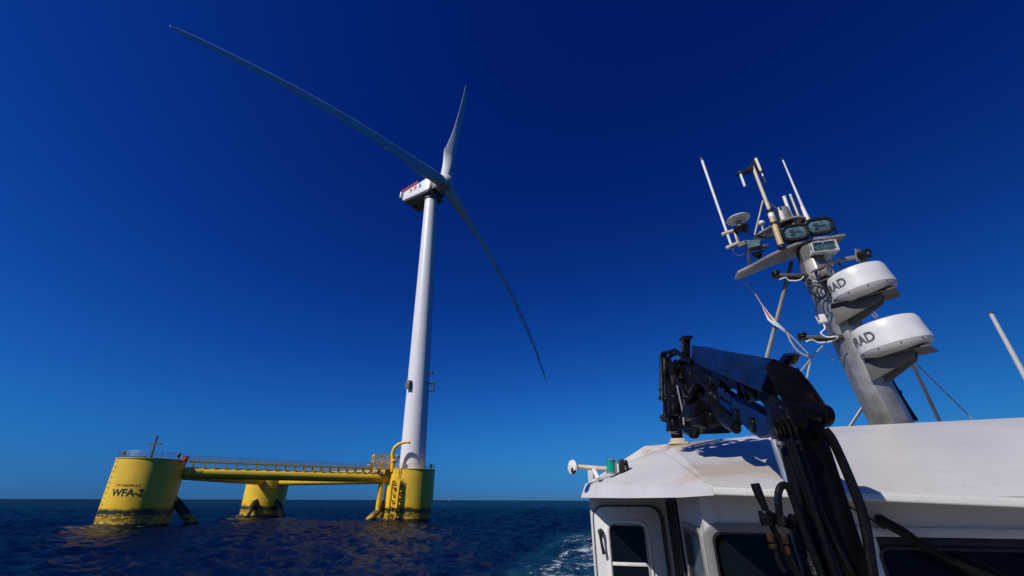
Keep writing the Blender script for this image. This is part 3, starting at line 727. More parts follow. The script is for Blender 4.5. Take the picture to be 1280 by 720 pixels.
# hub and blades
mb = MB().lathe([(2.4, -2.8), (2.9, -2.5), (3.05, -1.0), (3.0, 0.6), (2.75, 1.8), (2.1, 2.8), (1.1, 3.3), (0.0, 3.45)], HUB, AX, 48)
hub = part('hub', mb, 'blade', wtb)
FL = [-5.9, -7.8, -11.5]
def blade(k):
    th = 1.331 + k * 2 * math.pi / 3
    e = UR * math.cos(th) + VR * math.sin(th)
    tng = (-UR * math.sin(th) + VR * math.cos(th))          # in-plane, direction of rising azimuth
    g = -VR; gp = g - e * g.dot(e)
    def axis(r):
        t = r / 82
        return HUB + e * r + AX * (0.1165 * r + FL[k] * t ** 2.2) + gp * (2.93 * t * t)
    mb = MB(); rs = []; n = 40
    N_ = 200
    for i in range(N_ + 1):
        r = 1.2 + (82 - 1.2) * (i / N_)
        t = (r - 1.2) / 80.8
        # chord, thickness, twist
        if r < 4: ch, rel = 4.0, 1.0
        else:
            u = min((r - 4) / 14.0, 1); u = u * u * (3 - 2 * u)
            ch_max = 5.2
            ch = 4.0 + (ch_max - 4.0) * u
            rel = 1.0 - 0.60 * u
            if r > 18:
                w = (r - 18) / 64.0
                ch = (ch_max - 0.25 - (ch_max - 1.75) * min(w / 0.93, 1) ** 0.85) * (1 if w < 0.93 else max(1 - ((w - 0.93) / 0.07) ** 2, 0.0) * 0.85 + 0.15)
                ch *= 1.0 - 0.10 * math.exp(-((w - 0.25) / 0.2) ** 2)
                ch = max(ch, 0.12)
                rel = 0.40 - 0.14 * min(w * 1.6, 1)
        tw = rad(16) * (1 - min(t * 1.5, 1)) ** 1.4 + rad(PITCH_B)
        if r < 4: tw = rad(16) + rad(PITCH_B)
        d = (axis(min(r + 0.5, 82)) - axis(max(r - 0.5, 0))).normalized()
        # leading edge moves with the rotor (-tng: clockwise seen from upwind), chord turned towards the wind by the twist
        le = (-tng * math.cos(tw) + AX * math.sin(tw)); le = (le - d * le.dot(d)).normalized()
        nn = d.cross(le)
        c = axis(r); ring = []
        circ = max(0.0, min(1.0, 1 - (r - 4) / 12.0)) if r > 4 else 1.0
        for j in range(n):
            a = 2 * math.pi * j / n
            xc = 0.5 * (1 + math.cos(a))                    # 1 at the leading edge
            x = 1 - xc
            yt = 5 * rel * (0.2969 * math.sqrt(max(x, 0)) - 0.126 * x - 0.3516 * x * x + 0.2843 * x ** 3 - 0.1036 * x ** 4) + 0.012 * x
            ya = yt if math.sin(a) >= 0 else -yt * 0.75
            ax_, ay_ = (0.30 - x) * ch, ya * ch
            cx_, cy_ = 0.5 * 4.0 * math.cos(a), 0.5 * 4.0 * math.sin(a)
            ring.append(c + le * (ax_ * (1 - circ) + cx_ * circ) + nn * (ay_ * (1 - circ) + cy_ * circ))
        rs.append(ring)
    bo_ = part('blade', mb.rings(rs), 'blade', wtb, ['blade pointing up, seen nearly end on', 'long blade reaching up to the left with its underside in shade', 'blade hanging down to the right'][k], smooth=180)
    bo_.shadow_terminator_geometry_offset = 0.15
    bo_.shadow_terminator_shading_offset = 0.1
PITCH_B = 0.0
for k in range(3): blade(k)

# ------------------------------------------------------------------ far vessel
fv = thing('distant_boat', 'tiny pale boat on the horizon to the right of the turbine', 'boat', (-930, 7000, 0))
part('hull', MB().prism([(-942, 7000, 0), (-918, 7000, 0), (-915, 7000, 4), (-943, 7000, 3.5)], (0, 6, 0)), 'steel', fv)
part('cabin', MB().box((-933, 7003, 5.8), (9, 5, 4.5)), 'white_plastic', fv)
#@@BOAT
# ------------------------------------------------------------------ workboat: wheelhouse seen from its own foredeck
boat = thing('workboat', 'white workboat wheelhouse with dark windows seen from its foredeck', 'boat', bl(2.2, 3.0, -4.4))
def poly_b(pts): return [bl(*q) for q in pts]
hull_o = [(-1.05, 10), (-1.05, -3.2), (-0.6, -5.0), (0.6, -7.0), (2.2, -8.2), (3.8, -7.0), (5.0, -5.0), (5.45, -3.2), (5.45, 10)]
mb = MB().rings([[bl(2.2 + (x - 2.2) * k, y * (0.98 if y < 0 else 1), z) for x, y in hull_o] for k, z in ((0.86, -5.2), (0.95, -4.0), (1.0, -2.9), (1.0, -1.75))])
part('hull', mb, 'hull', boat)
part('deck', MB().prism([bl(2.2 + (x - 2.2) * 0.99, y * 0.99, -1.70) for x, y in hull_o], (0, 0, 0.05)), 'deck', boat)
# roof
A_ = lz(bp(892, 607.5, -0.35)); Fr = lz(bp(1280, 620, -0.35))
D_ = lz(bp(727.5, 621.5, 1.85)); C_ = lz(bp(733, 604.5, 1.92))
def mixb(a, b, t): return tuple(a[i] * (1 - t) + b[i] * t for i in range(3))
C2 = mixb(A_, C_, 0.45)
DRP = C_[2] - D_[2]
def fas(t):
    q = mixb(A_, mixb(C_, D_, 1.0), t); c = mixb(A_, C_, t)
    return (q[0], q[1], c[2] - 0.035 - (DRP - 0.035) * t ** 0.75)
D2, D3 = fas(0.5), fas(0.15)
RY = 2.13
Rg = [lz(bp(x, y, RY)) for x, y in ((807, 556), (837, 553.5), (925, 545), (1045, 531), (1280, 518))]
Hh = lz(bp(826, 561.5, 2.02))
E_ = (5.2, -0.35, Fr[2] - 0.03); R5, R6 = (4.4, RY, 0.60), (5.6, RY, 0.25)
mid1 = lz(bp(1080, 613.0, -0.35))
top = [A_, mid1, Fr, E_, R6, R5, Rg[4], Rg[3], Rg[2], Hh, Rg[1], Rg[0], C_, C2]
mb = MB()
T = {k: bl(*q) for k, q in dict(A=A_, m=mid1, F=Fr, E=E_, r6=R6, r5=R5, r4=Rg[4], r3=Rg[3], r2=Rg[2], r1=Rg[1], r0=Rg[0], H=Hh, C=C_, C2=C2).items()}
dn = -UP * 0.035
keys = list(T); ix = {k: i for i, k in enumerate(keys)}; n_ = len(keys)
tops = [('A', 'm', 'r3', 'r2'), ('m', 'F', 'r4', 'r3'), ('F', 'E', 'r5', 'r4'), ('E', 'r6', 'r5'), ('A', 'r2', 'r1'), ('A', 'r1', 'H'), ('A', 'H', 'C2'), ('C2', 'H', 'C'), ('C', 'H', 'r0'), ('H', 'r1', 'r0')]
bound = ['A', 'm', 'F', 'E', 'r6', 'r5', 'r4', 'r3', 'r2', 'r1', 'r0', 'C', 'C2']
vs_ = [T[k] for k in keys] + [T[k] + dn for k in keys]
fs = [tuple(ix[k] for k in f) for f in tops] + [tuple(ix[k] + n_ for k in reversed(f)) for f in tops]
fs += [(ix[bound[i]], ix[bound[(i + 1) % len(bound)]], ix[bound[(i + 1) % len(bound)]] + n_, ix[bound[i]] + n_) for i in range(len(bound))]
mb.add(vs_, fs)
rust_stain(M['roof_white'], bl(0.30, 0.15, 0.15), 0.46, (0.43, 0.33, 0.20), 0.65)
rust_stain(M['roof_white'], bl(0.30, 1.95, 0.50), 0.44, (0.36, 0.24, 0.12), 0.85)
roof = part('roof', mb, 'roof_white', boat, bevel=0.008, smooth=20)
aft = [T[k] for k in ('r0', 'r1', 'r2', 'r3', 'r4', 'r5', 'r6')]
aft = [q - UP * 0.02 for q in aft]
part('aft_bulkhead', MB().prism(aft + [Vector((q.x, q.y, EYE.z + 0.02)) for q in (aft[-1], aft[0])], BA * 0.03), 'boat_white', roof)
# side fascia hanging below the starboard eave, and soffit
mb = MB()
Db, D2b, D3b = bl(*D_), bl(*D2), bl(*D3)
Ab = T['A'] + dn
inn = BE * 0.03
mb.add([T['C'] + UP * 0.002, T['C2'] + UP * 0.002, T['A'] + UP * 0.002, Ab, D3b, D2b, Db] + [q + inn for q in (T['C'] - UP * 0.01, T['C2'] - UP * 0.01, T['A'] - UP * 0.01, Ab, D3b + UP * 0.0, D2b, Db)],
       [(0, 1, 5, 6), (1, 2, 4, 5), (2, 3, 4), (7, 13, 12, 8), (8, 12, 11, 9), (9, 11, 10), (6, 5, 12, 13), (5, 4, 11, 12), (4, 3, 10, 11), (0, 6, 13, 7)])
part('eave_fascia', mb, 'boat_white', roof, smooth=50)
mb = MB().face([Ab + inn + UP * 0.006, D3b + inn + UP * 0.006, D2b + inn + UP * 0.006, Db + inn + UP * 0.006, bl(-0.70, 2.3, 0.04), bl(0.9, 2.3, 0.04), bl(0.9, -0.30, 0.025)])
mb.face([bl(0.91, -0.33, 0.022), bl(5.15, -0.33, -0.01), bl(5.15, 0.2, -0.01), bl(0.91, 0.2, 0.03)])
part('soffit', mb, 'boat_white', roof)
part('seam_bead', MB().tube([T['A'].lerp(T['H'], t) + UP * 0.004 for t in (0.03, 0.35, 0.7, 0.98)], 0.006, 6), 'roof_white', roof)
part('seam_bead', MB().tube([T['H'] + UP * 0.004, T['H'].lerp(T['C'], 0.5) + BA * -0.10 + UP * 0.012, T['C'].lerp(T['C2'], 0.12) + UP * 0.004], 0.006, 6), 'roof_white', roof)
mb = MB()
for px_, py_, yy in ((1164, 581.5, 0.55), (846, 557, 1.95), (903, 548.5, 2.0), (892, 568, 1.2), (868, 574, 1.2)):
    q = bp(px_, py_, yy); part('roof_fixing', MB().lathe([(0.0, -0.012), (0.011, -0.012), (0.011, 0.008), (0.0, 0.012)], q, UP, 8), 'dark_steel', roof)
# walls
WT = -0.105                                       # top of the front windows (frame outer edge)
WX0, WX1 = lz(bp(884.5, 690, 0))[0], 5.0
def panel(x0, x1, y0, y1, z0, z1, m='boat_white', nm='wall'):
    return MB().add([bl(x, y, z) for x in (x0, x1) for y in (y0, y1) for z in (z0, z1)], [(0, 1, 3, 2), (4, 6, 7, 5), (0, 4, 5, 1), (2, 3, 7, 6), (0, 2, 6, 4), (1, 5, 7, 3)])
fw_top = lambda x: 0.055
WB = -0.72                                        # bottom of the windows
mx0, mx1 = 0.66, 0.74                             # mullion (behind the crane)
w1x0, w1x1 = WX0 + 0.05, mx0 - 0.05
w2x0, w2x1 = mx1 + 0.05, 4.9
wt1 = WT - 0.03
mb = MB()
def bar(x0, x1, z0, z1, y0=0.0, y1=0.05): mb.v and None; mb.add(panel(x0, x1, y0, y1, z0, z1).v, [(0, 1, 3, 2), (4, 6, 7, 5), (0, 4, 5, 1), (2, 3, 7, 6), (0, 2, 6, 4), (1, 5, 7, 3)])
bar(0, 5.2, wt1, 0.05)
bar(0, 5.2, -1.7, WB)
bar(0, w1x0, WB, wt1); bar(w1x1, w2x0, WB, wt1); bar(w2x1, 5.2, WB, wt1)
part('front_wall', mb, 'boat_white', boat, smooth=0)
part('front_lip', MB().add(panel(w2x0 - 0.12, 5.15, -0.020, 0.0, WT - 0.050, WT - 0.008).v, panel(0, 1, 0, 1, 0, 1).f), 'boat_white', boat, bevel=0.008)
def rrect(x0, x1, z0, z1, r, y, k=7):
    o = []
    for cx, cz, a in ((x1 - r, z1 - r, 0), (x0 + r, z1 - r, 90), (x0 + r, z0 + r, 180), (x1 - r, z0 + r, 270)):
        for i in range(k):
            t = rad(a + 90 * i / (k - 1)); o.append((cx + r * math.cos(t), y, cz + r * math.sin(t)))
    return o
def ring_frame(x0, x1, z0, z1, r, wdt, y0, y1, conv=bl):
    o0 = rrect(x0, x1, z0, z1, r, y0); i0 = rrect(x0 + wdt, x1 - wdt, z0 + wdt, z1 - wdt, max(r - wdt, 0.004), y0)
    n = len(o0); mb = MB()
    L = [o0, [(x, y1, z) for x, y, z in o0], [(x, y1, z) for x, y, z in i0], i0]
    v = [conv(*q) for l in L for q in l]
    f = []
    for a, b in ((0, 1), (1, 2), (2, 3), (3, 0)):
        for j in range(n):
            k = (j + 1) % n; f.append((a * n + j, a * n + k, b * n + k, b * n + j))
    return mb.add(v, f)
for x0, x1, zt in ((WX0, mx0, WT), (mx1, 4.95, WT - 0.052)):
    w = part('window', MB().prism([bl(*q) for q in rrect(x0 + 0.03, x1 - 0.03, WB - 0.03, zt - 0.03, 0.05, 0.022)], BA * 0.008), 'glass_dark', boat)
    part('frame', ring_frame(x0, x1, WB - 0.06, zt, 0.085, 0.042, 0.02, -0.012 if x0 < 0.3 else 0.012), 'frame_grey' if x0 < 0.3 else 'rubber', w, bevel=0.004)
    part('gasket', ring_frame(x0 + 0.040, x1 - 0.040, WB - 0.02, zt - 0.040, 0.05, 0.012, 0.02, -0.006), 'rubber', w)
# starboard side of the wheelhouse front with its narrow window
mb = MB()
sw0, sw1 = 0.16, 0.90                             # window from front to back along the side
def sbar(y0, y1, z0, z1): mb.add(panel(0.0, 0.05, y0, y1, z0, z1).v, panel(0, 1, 0, 1, 0, 1).f)
sbar(0.05, sw0, -1.7, 0.045); sbar(sw1, 1.08, -1.7, 0.045); sbar(sw0, sw1, WT - 0.06, 0.045); sbar(sw0, sw1, -1.7, WB)
part('side_wall', mb, 'boat_white', boat, smooth=0)
swc = lambda a, y, c: bl(y, a, c)
w = part('side_window', MB().prism([bl(0.02, y, z) for y, _, z in rrect(sw0 - 0.01, sw1 + 0.01, WB - 0.01, WT - 0.05, 0.03, 0)], BE * 0.008), 'glass_side', boat)
part('frame', ring_frame(sw0 - 0.03, sw1 + 0.03, WB - 0.03, WT - 0.025, 0.05, 0.034, 0.012, -0.012, swc), 'frame_grey', w, bevel=0.004)
part('gasket', ring_frame(sw0 + 0.002, sw1 - 0.002, WB + 0.002, WT - 0.057, 0.03, 0.030, 0.012, -0.006, swc), 'rubber', w)
# dark recess between side wall and the doorway wall
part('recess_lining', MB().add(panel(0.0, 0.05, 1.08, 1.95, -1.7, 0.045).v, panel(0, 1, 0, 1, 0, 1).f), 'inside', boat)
mb = MB()
for y in (1.12, 1.33, 1.55, 1.78): mb.add(panel(-0.022, 0.0, y, y + 0.045, -1.7, 0.0).v, panel(0, 1, 0, 1, 0, 1).f)
part('recess_rail', mb, 'black_plastic', boat, bevel=0.006)
# doorway wall
DY = 1.95
XL = lz(bp(741, 660, DY))[0]
part('doorway_wall', MB().add(panel(XL, 0.1, DY, DY + 0.05, -1.7, 0.05).v, panel(0, 1, 0, 1, 0, 1).f), 'boat_white', boat)
part('outer_wall', MB().add(panel(XL, XL + 0.05, DY + 0.05, 7.5, -1.7, 0.3).v, panel(0, 1, 0, 1, 0, 1).f).add(panel(XL + 0.05, 5.2, 7.45, 7.5, -1.7, 0.4).v, panel(0, 1, 0, 1, 0, 1).f).add(panel(5.15, 5.2, 0.05, 7.45, -1.7, 0.0).v, panel(0, 1, 0, 1, 0, 1).f), 'boat_white', boat)
part('cabin_roof_aft', MB().prism([bl(XL, RY + 0.02, 0.05), bl(5.2, RY + 0.02, 0.05), bl(5.2, 7.5, 0.05), bl(XL, 7.5, 0.05)], (0, 0, 0.05)), 'roof_white', boat)
dx0 = lz(bp(747, 680, DY))[0]; dx1 = lz(bp(832.5, 690, DY))[0]; dzt = lz(bp(790, 632.5, DY))[2]
door = part('door', MB().prism([bl(*q) for q in rrect(dx0, dx1, -1.55, dzt, 0.10, DY - 0.045)], BA * 0.04), 'boat_white', boat, bevel=0.006)
part('door_seal', ring_frame(dx0 - 0.012, dx1 + 0.032, -1.57, dzt + 0.016, 0.115, 0.030, DY, DY - 0.035), 'rubber', door)
gx0, gx1 = lz(bp(761.5, 690, DY))[0], lz(bp(816, 690, DY))[0]; gzt = lz(bp(790, 649.5, DY))[2]; gzm = lz(bp(790, 703.5, DY))[2]
part('window_frame', ring_frame(gx0, gx1, gzm - 0.42, gzt, 0.085, 0.040, DY - 0.045, DY - 0.062).add(panel(gx0 + 0.03, gx1 - 0.03, DY - 0.062, DY - 0.046, gzm - 0.014, gzm + 0.014).v, panel(0, 1, 0, 1, 0, 1).f), 'white_plastic', door, bevel=0.004)
part('window_trim', ring_frame(gx0 + 0.026, gx1 - 0.026, gzm - 0.39, gzt - 0.026, 0.065, 0.010, DY - 0.046, DY - 0.067), 'frame_grey', door)
part('pane', MB().prism([bl(*q) for q in rrect(gx0 + 0.02, gx1 - 0.02, gzm - 0.41, gzt - 0.02, 0.06, DY - 0.052)], BA * 0.006), 'glass_dark', door)
h0, h1 = bp(752.5, 664, DY - 0.05), bp(757, 692, DY - 0.09)
part('handle', MB().tube([h0 + BA * 0.01, h0 - BA * 0.05, bp(753.5, 676, DY - 0.10), h1], [0.02, 0.018, 0.012, 0.016], 8).lathe([(0.0, 0), (0.028, 0), (0.026, 0.02), (0, 0.03)], h0 + BA * 0.004, -BA, 12), 'black_plastic', door)
mb = MB()
for px_, py_ in ((775, 634.8), (787, 634.2), (799, 634.6), (826, 650), (830, 670), (833.5, 700)):
    mb.lathe([(0, 0), (0.006, 0), (0.004, 0.006)], bp(px_, py_, DY - 0.044), -BA, 6)
part('door_rivet', mb, 'dark_steel', door)

# ------------------------------------------------------------------ fittings on the roof
fn = (T['H'] - T['C2']).cross(T['C'] - T['C2']).normalized()
NY = lz(on_plane(778, 590.5, T['C2'], fn))[1] - 0.01          # where the lamp's foot meets the roof facet
nl0 = bp(778, 590.5, NY)
nav = thing('navigation_light', 'black sidelight with a green lens on the wheelhouse roof edge', 'navigation light', nl0)
c_ = bp(775, 581.5, NY)
RB = Matrix((BE, BA, UP)).transposed()
part('housing', MB().box(bp(778.5, 582, NY), (0.055, 0.10, 0.115), RB), 'black_plastic', nav, bevel=0.012)
part('green_lens', MB().cyl(bp(764.8, 582.5, NY) - UP * 0.05, bp(764.8, 582.5, NY) + UP * 0.05, 0.040, n=20), 'green_lamp', nav)
part('lens_cap', MB().cyl(bp(765.5, 575, NY), bp(765.5, 573.8, NY), 0.046, n=20).cyl(bp(765, 589.6, NY), bp(765, 591, NY), 0.046, n=20).box(bp(771, 582, NY + 0.02), (0.02, 0.09, 0.13), RB), 'steel', nav)
part('bracket', MB().obox(bp(783, 574.5, NY), bp(787, 590, NY), 0.08, 0.03).obox(bp(779, 588, NY), bp(788, 590, NY), 0.09, 0.02).cyl(bp(781, 577, NY - 0.04), bp(784.5, 577, NY - 0.04), 0.02, n=8), 'black_plastic', nav, bevel=0.004)
rb = thing('roof_edge_rod', 'rust-stained white rod with a round end disc sticking out from the roof edge', 'rod', bp(746, 594, NY + 0.06))
part('rod', MB().cyl(bp(718, 582.6, NY + 0.06), bp(761, 585.5, NY + 0.06), 0.021, n=12), 'cream_pole', rb)
dl = (bp(718, 582.6, NY + 0.06) - bp(760, 585, NY + 0.06)).normalized()
part('end_disc', MB().lathe([(0.0, -0.012), (0.060, -0.012), (0.066, 0.0), (0.060, 0.012), (0.03, 0.02), (0, 0.022)], bp(717, 583.5, NY + 0.06), (dl - BA * 0.9).normalized(), 24), 'white_plastic', rb)
part('hook', MB().tube([bp(717.5, 584, NY + 0.04), bp(716.5, 588, NY + 0.02), bp(718, 590.5, NY + 0.02), bp(720.5, 588.5, NY)], 0.012, 8), 'rust', rb)
part('support', MB().cyl(bp(743.5, 586.5, NY + 0.06), bp(749.5, 598, NY), 0.022, n=12), 'white_plastic', rb)
# crane rest on the roof
cr0 = bp(848, 551.5, 2.02)
cr = thing('crane_rest', 'dark rusty post on a stained foot plate at the roof crest', 'post', cr0)
part('post', MB().obox(cr0 - UP * 0.02, P(844, 520, cr0.y), 0.10, 0.10, BA), 'crane_black', cr, bevel=0.006)
part('foot_plate', MB().box(cr0 - UP * 0.015, (0.18, 0.16, 0.02), RB).box(cr0 + UP * 0.012, (0.13, 0.12, 0.04), RB), 'cream_pole', cr, bevel=0.004)
# windscreen wiper and black strut over the front window
wp = thing('windscreen_wiper', 'thick black wiper arm reaching across the front window', 'wiper', bp(1105, 652, -0.02))
part('arm', MB().tube([bp(1101, 646, -0.10), bp(1112, 652, -0.11), bp(1130, 662, -0.11), bp(1150, 675, -0.11), bp(1185, 694, -0.11), bp(1225, 712, -0.11), bp(1270, 730, -0.10)], [0.022, 0.024, 0.024, 0.020, 0.016, 0.015, 0.015], 10), 'hose', wp)
part('pivot', MB().cyl(bp(1103, 647.5, 0.0), bp(1103, 647.5, -0.12), 0.026, n=14), 'hose', wp, bevel=0.004)
part('wiper_rod', MB().tube([bp(1165, 682, -0.07), bp(1205, 707, -0.07), bp(1240, 728, -0.06)], 0.007, 6, smooth=False).tube([bp(1200, 690, -0.05), bp(1228, 700, -0.05), bp(1270, 722, -0.05)], 0.006, 6), 'hose', wp)
part('cable', MB().tube([bp(1056, 627, -0.12), bp(1080, 640, -0.12), bp(1108, 658, -0.09)], 0.005, 6), 'hose', wp)
# whip aerial at the right edge
wa = thing('whip_antenna', 'thick pale grey whip aerial rising alone from the roof at far right', 'antenna', bp(1310, 521, 2.0), 'whip antennas on the boat')
part('rod', MB().cyl(bp(1238.5, 388, 1.2), bp(1312, 521, 1.2), 0.0135, 0.020, n=14), 'dome_base', wa)
part('end_cap', MB().cyl(bp(1238.1, 387, 1.2), bp(1239.2, 389, 1.2), 0.015, n=14), 'dark_steel', wa)

# ------------------------------------------------------------------ mast
MC = MO
def mring(px0, px1, py, off, n=8):
    a, b = mp(px0, py, off), mp(px1, py, off); c = (a + b) / 2; w = (b - a).length / 2
    return c, w
mast = thing('mast', 'leaning bare metal mast with spreader plates on the wheelhouse roof', 'mast', mp(1117, 530))
rs = []
stat = [(1091, 1145, 531), (1070, 1121, 488), (1048, 1096, 440), (1023, 1068, 385), (1004, 1046, 345), (998, 1035, 325)]
top_c = mring(*stat[-1], 0)[0]; bot_c = mring(*stat[0], 0)[0]
mdir = (top_c - bot_c).normalized(); mside = (BE - mdir * BE.dot(mdir)).normalized(); mfw = mdir.cross(mside)
for x0, x1, y in stat:
    c, w = mring(x0, x1, y, 0)
    w *= 0.92
    rs.append([c + mside * (w * math.cos(t) * 1.04) + mfw * (w * math.sin(t) * 1.04) for t in [rad(22.5 + 45 * i) for i in range(8)]])
part('mast_post', MB().rings(rs), 'mast_metal', mast, bevel=0.01, smooth=20)
part('deck_collar', MB().prism([bot_c + BE * x + BA * y - UP * 0.08 for x, y in ((-0.3, -0.26), (0.3, -0.26), (0.3, 0.26), (-0.3, 0.26))], UP * 0.03), 'plate_metal', mast, bevel=0.004)
def plate(pts, off, dep, th, name, m='plate_metal', parent=mast, bev=0.004, curve=0.0):
    """plate lying across the mast: px outline of its forward edge, running aft by dep"""
    f = [mp(x, y, off) for x, y in pts]
    n = len(f); mb = MB(); rs = []
    for i, q in enumerate(f):
        t = i / (n - 1); d = dep * (0.45 + 0.55 * math.sin(math.pi * t))
        rs.append([q, q + mdir * th, q + mdir * th + mfw_b * d, q + mfw_b * d])
    return part(name, mb.rings(rs), m, parent, bevel=bev, smooth=30)
mfw_b = BA
sp1 = plate([(923, 340), (940, 331.5), (960, 320), (980, 310.5), (993, 305), (1010, 299), (1025, 296.5), (1040, 295), (1057, 292)], -0.12, 0.42, 0.035, 'spreader_plate')
sp2 = plate([(946, 292), (957, 286), (967, 280), (978, 275), (990, 270.5), (1000, 269), (1008, 271)], 0.05, 0.34, 0.03, 'upper_shelf')
part('mast_cap', MB().rings([[c + mside * (w * math.cos(t)) + mfw * (w * math.sin(t)) for t in [rad(22.5 + 45 * i) for i in range(8)]] for c, w in ((mring(1000, 1036, 327, 0)[0], 0.15), (mring(992, 1034, 308, 0)[0], 0.17))]), 'plate_dark', mast)
part('shelf_strut', MB().cyl(mp(968, 283, 0.15), mp(977, 311, 0.1), 0.02, n=8).cyl(mp(1003, 272, 0.15), mp(1008, 300, 0.1), 0.03, n=8).obox(mp(983, 276, 0.2), mp(993, 306, 0.1), 0.16, 0.12), 'plate_dark', mast)
# insulator arms on the port-left of the mast
for (x0, y0, x1, y1, ys) in ((970, 339.5, 1003, 341, 0), (1003.5, 417, 1046, 416.5, 0)):
    ar = part('side_arm', MB().obox(mp(x0 + 3, y0 + 3.5, -0.1), mp(x1 + 6, y1 + 2.5, -0.1), 0.09, 0.035, mdir).obox(mp(x0 + 14, y0 + 6, -0.1), mp(x1 + 4, y1 + 8, -0.05), 0.02, 0.02), 'plate_dark', mast, bevel=0.003)
    mb = MB(); c = mp(x0 + 0.5, y0 + 3, -0.1)
    mb.lathe([(0.02, -0.03), (0.045, -0.028), (0.05, -0.01), (0.03, 0.0), (0.05, 0.008), (0.05, 0.022), (0.03, 0.028), (0.048, 0.036), (0.048, 0.05), (0.02, 0.058), (0.0, 0.06)], c, UP, 16)
    part('insulator', mb, 'black_plastic', ar)
    part('cable', MB().tube([mp(x0 + 4, y0 + 8, -0.12), mp(x0 + 12, y0 + 5.5, -0.14), mp((x0 + x1) / 2, y0 + 9, -0.13), mp(x1 - 4, y1 + 7, -0.2), mp(x1 + 2, y1 + 2, -0.24)], 0.007, 6), 'white_plastic', ar)
jb = part('junction_box', MB().box(mp(1027, 396.5, -0.22), (0.085, 0.06, 0.10), Matrix((mside, mfw, mdir)).transposed()), 'white_plastic', mast, bevel=0.012)
part('cable', MB().tube([mp(1029, 402, -0.22), mp(1031.5, 408, -0.24), mp(1026.5, 414, -0.24), mp(1034, 419, -0.24), mp(1046, 418, -0.24)], 0.008, 6), 'white_plastic', jb)
for pts in ([(1022, 352), (1029, 358), (1032, 366), (1025, 372), (1020, 382), (1022, 394)],
            [(1017, 350), (1026, 352), (1036, 362), (1034, 373), (1026, 369), (1021, 360), (1028, 353)],
            [(1032, 349), (1028, 357), (1018, 355), (1014, 362), (1024, 371)],
            [(1014, 343), (1021, 348), (1028, 346), (1034, 341)]):
    part('cable_loop', MB().tube([mp(x, y, -0.24 - 0.03 * (i % 2)) for i, (x, y) in enumerate(pts)], 0.0085, 6), 'black_plastic', mast)
part('cable_loop', MB().tube([mp(1013, 352, -0.2), mp(1020, 349, -0.26), mp(1026, 355, -0.25), mp(1030, 362, -0.25)], 0.008, 6), 'white_plastic', mast)
part('cable_clip', MB().lathe([(0.015, 0), (0.03, 0.0), (0.03, 0.02), (0.015, 0.02)], mp(1004, 344, -0.21), -BA, 10).lathe([(0.012, 0), (0.026, 0.0), (0.026, 0.02), (0.012, 0.02)], mp(1012.5, 352, -0.21), -BA, 10), 'rubber', mast)
# ladder-like pipe and cables down the shaded side
part('conduit', MB().tube([mp(1107, 462, 0.16), mp(1122, 487, 0.17), mp(1143, 521, 0.18)], 0.014, 8).tube([mp(1110, 461, 0.18), mp(1125, 487, 0.19), mp(1146, 520, 0.2)], 0.010, 8).lathe([(0, 0), (0.03, 0), (0.03, .03), (0, .03)], mp(1125, 489, 0.17), mdir, 10).lathe([(0, 0), (0.035, 0), (0.03, .05), (0, .05)], mp(1144, 523, 0.19), UP, 10), 'black_plastic', mast)
# stays
def stay(name, a, b, r, m, label, cat='stay', off0=0.4, off1=0.4):
    o = part(name, MB().cyl(mp(a[0], a[1], off0), mp(b[0], b[1], off1), r, n=10), m)
    return tag(o, label, cat, 'stays and braces of the mast')
stay('mast_stay', (989.5, 326), (958, 449), 0.026, 'steel', 'grey tubular stay left of the mast passing behind the crane', off0=0.25, off1=0.1)
stay('mast_stay', (1079, 506), (1057, 540), 0.016, 'steel', 'short grey brace at the left foot of the mast', off0=0.1, off1=0.2)
stay('mast_stay', (1136, 441), (1175.5, 524), 0.02, 'cream_pole', 'pale pole rising from the roof behind the lower radar dome', off0=0.6, off1=0.6)
stay('mast_stay', (1142, 448), (1218, 522), 0.007, 'rope', 'thin wire slanting down to the roof right of the pale pole', off0=0.62, off1=0.7)
o = part('mast_stay', MB().cyl(mp(1085, 386, 0.3), mp(1096, 396, 0.3), 0.006, n=6).cyl(mp(1089, 384, 0.3), mp(1098, 393, 0.3), 0.006, n=6), 'rope')
tag(o, 'pair of short thin wires between the two radar domes', 'stay', 'stays and braces of the mast')
# halyard with a furled white pennant
pn = thing('pennant', 'white pennant with a red patch hanging furled on a halyard', 'pennant', mp(985, 410, 0.1))
HP = [(922, 343), (929, 350), (944, 366), (953, 380), (965, 397), (986, 415), (999, 428), (1014, 443.5)]
part('halyard', MB().tube([mp(x, y, 0.1) for x, y in HP], 0.007, 6).tube([mp(984, 414, 0.1), mp(989, 425, 0.1), mp(997, 436, 0.1), mp(1007, 442, 0.1), mp(1014, 443.5, 0.1)], 0.010, 6).tube([mp(1014, 443.5, 0.1), mp(1012, 456, 0.1), mp(1008, 475, 0.0)], 0.010, 6).tube([mp(1029, 429.5, 0.05), mp(1014, 446, 0.1), mp(996, 469, 0.05)], 0.007, 6).tube([mp(1028, 434, 0.05), mp(1036, 437, 0.05), mp(1040, 443, 0.05), mp(1041, 448, 0.05)], 0.005, 6), 'rope', pn)
part('knot', MB().lathe([(0.0, -0.02), (0.018, -0.012), (0.02, 0.0), (0.015, 0.014), (0, 0.02)], mp(1014, 444, 0.1), UP, 10), 'rope', pn)
up_e = [(952, 377), (961, 389), (971, 400), (980, 408), (988, 416)]; lo_e = [(954, 384), (960, 398), (967, 404), (976, 409), (986, 417)]
